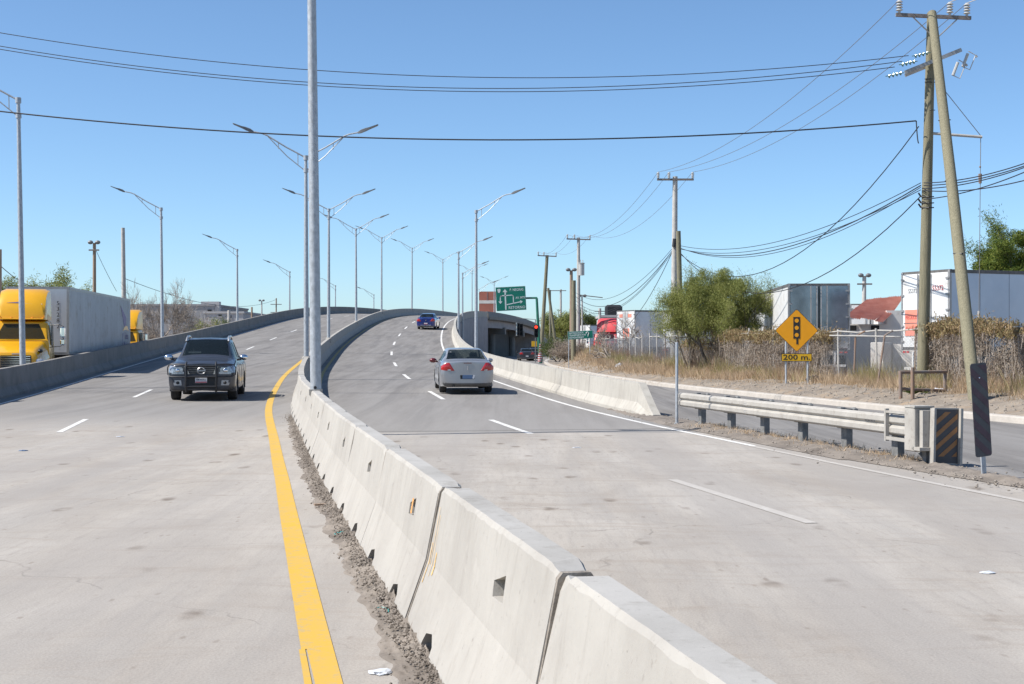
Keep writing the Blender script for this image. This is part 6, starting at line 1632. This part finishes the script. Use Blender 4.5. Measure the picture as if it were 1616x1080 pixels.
# bare trees
def bare(label, px, Y, H, Wd, seed, depth=5, kids=4):
    r_ = random.Random(seed); t = thing('bare_tree', label, 'tree', (at(px, Y), Y, 0)); mb = MB(); tips = []
    for k in range(3): branches(mb, Vector((.15 * k - .15, 0, -.1)), Vector(((k - 1) * .8 + r_.uniform(-.2, .2), r_.uniform(-.3, .3), 1)).normalized(), H * .42, .15, depth, tips, r_, .85, .01, 5, kids, .009, .34)
    V = np.array(mb.v); sx = (Wd / 2) / np.percentile(np.abs(V[:, 0]), 97); sz = H / np.percentile(V[:, 2], 99.3)
    f = np.clip(V[:, 2] / 2.5, 0, 1); V[:, 0] *= 1 + (sx - 1) * f; V[:, 2] *= sz; mb.v = [tuple(v) for v in V]
    mb.build('branches', 'twig', t, fix=False); return t
bare('wide leafless grey brown tree behind the left parapet lamp post', 250, 104, 6.2, 5.6, 3)
bare('leafless tree with fine upright twigs right of the large bare tree', 294, 108, 5.6, 4.2, 8, 5, 3)
bare('thin leafless tree just behind the far end of the white trailer', 222, 112, 5.6, 3.2, 12, 5, 3)
tree('bush', 'pale green bush at the foot of the bare trees, above the parapet', (at(318, 112), 112, 0), 3.9, 2.6, 'leaf_mesquite', 61, 9000, .10, 4, .02, .05, 'bush', clump=.4)
tree('bush', 'brown dry brush filling in below the bare trees', (at(276, 114), 114, 0), 3.6, 6.5, 'vine', 62, 17000, .09, 6, .02, .0, 'bush', clump=.6)
tree('bush', 'thin greenish bush in front of the pale far building', (at(350, 150), 150, 0), 4.6, 3.0, 'leaf_dark', 63, 3500, .12, 4, .02, .05, 'bush', clump=.5)

# ======================= fence, vines, weeds =======================
def fx(Y):  # fence line, a few metres behind the kerb
    return K(Y) + (4.6 if Y < 50 else max(3.5, 4.6 - (Y - 50) * .08))
fence = thing('chain_link_fence', 'sagging chain link fence with leaning pipe posts between the dirt verge and the yard', 'fence')
def fpt(Y, z): return Vector((fx(Y), Y, .42 + z))
posts = []
Y = 36.0
while Y < 118: posts.append(Y); Y += 2.9
r_ = random.Random(9)
for y in posts:
    lean = Vector((r_.uniform(-.08, .08), r_.uniform(-.1, .1), 0)); h = 2.0 if y < 58 else 2.15
    MB().tube([fpt(y, -.4), fpt(y, h) + lean], .038, 6).build('post', 'concpole' if r_.random() < .7 else 'rust', fence)
for a, b in zip(posts[:-1], posts[1:]):
    if r_.random() < .85: MB().tube([fpt(a, 1.93), fpt((a + b) / 2, 1.93 - r_.uniform(0, .1)), fpt(b, 1.93)], .026, 5).build('top_rail', 'concpole', fence)
# loose pipes across the open gap
MB().tube([L3(1, 1, 1)] and [at3(1309, 530, 50.5), at3(1426, 532, 49.0)], .03, 6).build('loose_pipe', 'concpole', fence)
MB().tube([at3(1348, 585, 50.0), at3(1350, 531, 50.0), at3(1365, 523, 50.0)], .035, 6).build('leaning_pipe', 'rust', fence)
MB().tube([at3(1385, 607, 48.5), at3(1396, 530, 48.5), at3(1409, 522, 48.5)], .035, 6).build('leaning_pipe', 'rust', fence)
# woven wire: two families of thin strands
def mesh_wire(y0_, y1_, zh, name):
    segs = []
    st_ = .11
    n = int((y1_ - y0_) / st_)
    for i in range(-int(zh / st_), n):
        for sgn_ in (1, -1):
            ya = y0_ + i * st_ if sgn_ > 0 else y0_ + i * st_ + zh; yb = ya + sgn_ * zh; za, zb_2 = 0.05, zh
            lo, hi = min(ya, yb), max(ya, yb)
            if hi < y0_ or lo > y1_: continue
            def cl_(y, z, y2, z2, lim):
                u = (lim - y) / (y2 - y); return lim, z + (z2 - z) * u
            if ya < y0_: ya, za = cl_(ya, za, yb, zb_2, y0_)
            if ya > y1_: ya, za = cl_(ya, za, yb, zb_2, y1_)
            if yb < y0_: yb, zb_2 = cl_(yb, zb_2, ya, za, y0_)
            if yb > y1_: yb, zb_2 = cl_(yb, zb_2, ya, za, y1_)
            if abs(yb - ya) < .02: continue
            segs.append((fpt(ya, za), fpt(yb, zb_2)))
    mb = MB()
    for a, b in segs: mb.tube([a, b], .004, 3, cap=False)
    o = mb.build(name, 'galv', fence, fix=False); o['kind'] = 'stuff'
mesh_wire(36, 70, 1.9, 'woven_mesh'); mesh_wire(70, 112, 1.9, 'woven_mesh')

def vines(label, ya, yb, n, top, thick, seed, dens_low=.5, gaps=True):
    rg = np.random.default_rng(seed); yy = rg.uniform(ya, yb, n); zz = top * (1 - rg.random(n) ** (1.9 if dens_low < .5 else 1.2) )
    hump = np.array([.40 * mnoise.noise(Vector((y * .7, seed, 0))) + .22 * mnoise.noise(Vector((y * 2.6, seed, 0))) for y in yy]); zz = np.where(zz > top * .45, zz + hump * (zz / top) + np.where(rg.random(n) < .12, np.abs(rg.normal(0, .13, n)), 0), zz)
    th = thick * (.35 + .65 * np.clip(zz / top, 0, 1)); off_ = rg.normal(size=n) * th
    X = np.array([fx(y) for y in yy]) + off_; keep = np.ones(n, bool)
    if gaps:
        g = np.array([mnoise.noise(Vector((y * 1.1, z * 1.6, seed + 4))) for y, z in zip(yy, zz)]); keep = g > (-.04 - .30 * (zz / top) + .14 * (1 - zz / top))
    C = np.stack([X, yy, .38 + zz], 1)[keep]; m = len(C)
    A = rg.normal(size=(m, 3)); A /= np.linalg.norm(A, axis=1)[:, None]; A *= rg.uniform(.03, .075, (m, 1)); A[:, 2] *= 1.5
    Bv = np.cross(A, rg.normal(size=(m, 3))); Bv *= (.022 / np.maximum(np.linalg.norm(Bv, axis=1), 1e-6))[:, None]
    return C, A, Bv
def vine_thing(label, ya, yb, n, top, thick, seed):
    t = thing('vine_thicket', label, 'vines'); C, A, Bv = vines(label, ya, yb, n, top, thick, seed)
    hi = C[:, 2] > .38 + top * .80 + 0.10 * np.sin(C[:, 1] * 3)
    o = quads_mesh('dry_stems', C[~hi], A[~hi], Bv[~hi], 'vine', parent=t); o['kind'] = 'stuff'
    o = quads_mesh('top_leaves', C[hi], A[hi] , Bv[hi] * 1.6, 'vine_top', parent=t); o['kind'] = 'stuff'
    # hanging stems
    mb = MB(); rr = random.Random(seed)
    for k in range(int((yb - ya) * 26)):
        y = rr.uniform(ya, yb); x = fx(y) + rr.gauss(0, thick * .8); z = rr.uniform(.6, top)
        mb.tube([(x, y, .38 + z), (x + rr.gauss(0, .08), y + rr.gauss(0, .12), .38 + z * .55), (x + rr.gauss(0, .15), y + rr.gauss(0, .2), .38 + max(0, z - rr.uniform(.7, 1.8)))], [.008, .007, .005], 3, cap=False)
    o = mb.build('hanging_stems', 'twig', t, fix=False); o['kind'] = 'stuff'; return t
vine_thing('dense dry vines smothering the fence behind the orange diamond sign', 53.8, 66.0, 52000, 1.98, .24, 71)
vine_thing('dry vines with rusty green top on the fence before the big trailer', 41.5, 46.9, 30000, 2.15, .24, 72)
vine_thing('tangled grey vines hanging on the fence at the right edge of the picture', 36.5, 41.4, 24000, 2.1, .18, 73)
vine_thing('thin dark vines under the mesquite tree', 66.2, 74, 12000, 1.6, .3, 74)
tree('bush', 'grey green scrub and dry brush beside the leaning prop pole', (at(880, 128), 128, .5), 2.3, 3.4, 'leaf_dark', 64, 9000, .10, 2, .02, .0, 'bush', clump=.45, fill=.85)
tree('bush', 'brown dry brush around the foot of the transformer pole', (at(897, 116), 116, .6), 1.7, 3.0, 'vine', 65, 9000, .08, 2, .02, .0, 'bush', clump=.45, fill=.85)
# bare thorny shrub in front of the red truck
bsh = bare('leafless leaning shrub in front of the first fenced trailer', 985, 96, 3.6, 3.4, 14, 4)
def blades(name, label, n, yr, off_r, hmean, mat, seed, lean=.35, wd=.012, dens=None, gap=None):
    rg = np.random.default_rng(seed); yy = rg.uniform(*yr, n)
    oo = rg.normal(off_r[0], off_r[1], n)
    g = np.array([mnoise.noise(Vector((y * .55, o * .9, seed))) for y, o in zip(yy, oo)]); keep = g > (dens if dens is not None else -.1)
    if gap is not None: keep &= ~((yy > 46.6) & (yy < 54.8) & (rg.random(n) > gap))
    g2 = np.array([.5 + .9 * max(0, mnoise.noise(Vector((y * 1.1, o * 1.6, seed + 7)))) + .5 * mnoise.noise(Vector((y * .25, 3, seed))) for y, o in zip(yy, oo)]); g2 = g2[keep]
    yy, oo = yy[keep], oo[keep]; m = len(yy); X = np.array([fx(y) for y in yy]) + oo
    Z = np.array([verge_z(x, y) for x, y in zip(X, yy)]); h = hmean * rg.uniform(.4, 1.5, m) * np.clip(g2, .15, 1.6) * 1.35
    C = np.stack([X, yy, Z - .02], 1); w_ = wd * (yy / 50); a = rg.uniform(0, 2 * np.pi, m)
    A = np.stack([np.cos(a) * w_, np.sin(a) * w_ * .4, np.zeros(m)], 1)
    Bv = np.stack([rg.normal(0, lean, m) * h, rg.normal(0, lean, m) * h, h], 1)
    o = quads_mesh(name, C, A, Bv, mat, tri=True); o['label'] = label; o['category'] = 'grass'; o['kind'] = 'stuff'; return o
blades('dry_grass', 'straw coloured dry grass along the foot of the fence', 80000, (36, 118), (-.85, .60), .40, 'straw', 81, .45, .011)
blades('green_grass', 'yellow green weeds growing in patches before the fence', 42000, (37, 112), (-.45, .40), .60, 'grass', 82, .3, .012, .04, .6)
blades('reddish_weeds', 'tall reddish brown dry weeds standing behind the fence', 52000, (36, 118), (.35, .45), .85, 'weedred', 83, .25, .011, -.02, .25)
blades('verge_grass', 'thin scattered dry tufts on the verge', 9000, (30, 110), (-2.2, .8), .11, 'straw', 84, .6, .010, .12)
# tufts at the guardrail
rg = np.random.default_rng(3); n = 3500; C = []
for k in range(n):
    cl__ = rg.integers(0, 9); yb_ = 21.6 + cl__ * 1.15; p = p0 + dv * max(0, (31.9 - yb_)) ; C.append((p.x + rg.normal(0, .16), p.y + rg.normal(0, .22), .03))
C = np.array(C); h = rg.uniform(.03, .13, n); A = np.stack([rg.normal(0, .004, n), rg.normal(0, .004, n), np.zeros(n)], 1) + .001; Bv = np.stack([rg.normal(0, .5, n) * h, rg.normal(0, .5, n) * h, h], 1)
o = quads_mesh('roadside_tufts', C, A, Bv, 'straw', tri=True); o['label'] = 'small dry grass tufts around the guardrail posts'; o['category'] = 'grass'; o['kind'] = 'stuff'
# dark prickly plant at the pipe frame
t = thing('agave_plant', 'grey green prickly plant at the foot of the tall wooden pole inside the pipe frame', 'plant', (at(1446, 42), 42, verge_z(at(1446, 42), 42)))
n = 500; D = rdir(n); D[:, 2] = np.abs(D[:, 2]) * .6 + .1; Ln = rng.uniform(.25, .55, (n, 1)); A = np.cross(D, rdir(n)) * .018; quads_mesh('leaves', np.zeros((n, 3)) + rng.normal(0, .06, (n, 3)) * [1, 1, .2], A, D * Ln, 'leaf_dark', tri=True, parent=t)

# ======================= litter =======================
def crumple(name, label, mat, loc, size, seed, rz=0):
    rr = random.Random(seed); mb = MB(); nu, nv = 12, 7; mb.ball((0, 0, 0), (1, 1, 1), nu, nv)
    for i, v in enumerate(mb.v):
        q = Vector(v); f = 1 + .55 * mnoise.noise(q * 1.8 + Vector((seed, 0, 0))) + .25 * mnoise.noise(q * 5 + Vector((seed, 0, 0))); q *= f; mb.v[i] = (q.x * size[0], q.y * size[1], max(-.1, q.z) * size[2] + .1 * size[2])
    o = mb.build(name, mat); o.location = loc; o.rotation_euler = (0, 0, rz); tag(o, label, 'litter'); return o
def g3(px, py): Y = 1.8 * F / (py - 546); return (at(px, Y), Y, .004)
v = g3(600, 1063); crumple('plastic_bag', 'thin crumpled clear plastic scrap on the dirt at the bottom of the picture', 'plasticbag', v, (.07, .05, .018), 3)
v = g3(537, 845); crumple('plastic_scrap', 'green plastic scrap in the dirt at the barrier foot', 'tealbag', v, (.055, .07, .03), 5)
v = g3(601, 968); o = MB().tube([(-.04, 0, .03), (.0, .02, .035), (.05, -.01, .03), (.06, -.08, .02)], .004, 5).build('plastic_strap', 'tealbag'); o.location = v; tag(o, 'thin teal plastic strap lying on the rubble', 'litter')
v = g3(505, 802); o = MB().box((0, 0, .035), (.13, .05, .02), rz=.4).build('wood_splinter', 'wood_brown'); o.location = v; tag(o, 'small wooden splinter on the rubble by the barrier', 'litter')
v = g3(1558, 905); crumple('plastic_scrap', 'flat white and black scrap on the road at the right edge', 'plasticbag', v, (.06, .04, .012), 8)
v = g3(190, 690); crumple('paper_scrap', 'small white paper scrap on the left carriageway', 'plasticbag', v, (.09, .05, .01), 9)
v = g3(37, 712); crumple('plastic_scrap', 'bluish scrap on the left carriageway near the left edge', 'plate_b', v, (.07, .05, .015), 10)
v = g3(910, 707); crumple('paper_scrap', 'small pale scrap on the right carriageway beyond the joint', 'plasticbag', v, (.08, .04, .01), 11)
crumple('plastic_bag', 'light blue plastic bag on the kerb behind the guardrail', 'cyanbag', (at(1438, 34.5), 34.5, .05), (.16, .12, .13), 12)
crumple('rubbish_bag', 'torn black rubbish bag with white end on the verge right of the diamond sign', 'blackbag', (at(1287, 53), 53, verge_z(at(1287, 53), 53)), (.32, .2, .2), 13)
crumple('white_rag', 'white rag beside the black rubbish bag', 'plasticbag', (at(1296, 53), 53, verge_z(at(1296, 53), 53) + .03), (.1, .1, .12), 14)
crumple('white_rag', 'white plastic scrap on the grass below the white trailer doors', 'plasticbag', (at(978, 88), 88, verge_z(at(978, 88), 88) + .05), (.3, .2, .2), 15)
crumple('white_rag', 'flat white scrap beside the pipe frame foot', 'plasticbag', (at(1482, 42.5), 42.5, verge_z(at(1482, 42.5), 42.5) + .02), (.22, .12, .06), 16)
# yellow marks on the second block; orange mark on the third
if len(blocks) > 3:
    near = [b for b in blocks if b.location.y > 4.0]
    b2_, b3_ = near[0], near[1]
    for y, z0, z1, wd in ((3.30, .42, .78, .010), (3.22, .36, .74, .008), (3.12, .38, .52, .028), (3.36, .30, .55, .016)): smear(b2_, y, z0, z1, wd * .7, 'wallpaint', 'paint_drip')
    smear(b3_, 1.05, .60, .71, .045, 'orangemark', 'orange_mark')
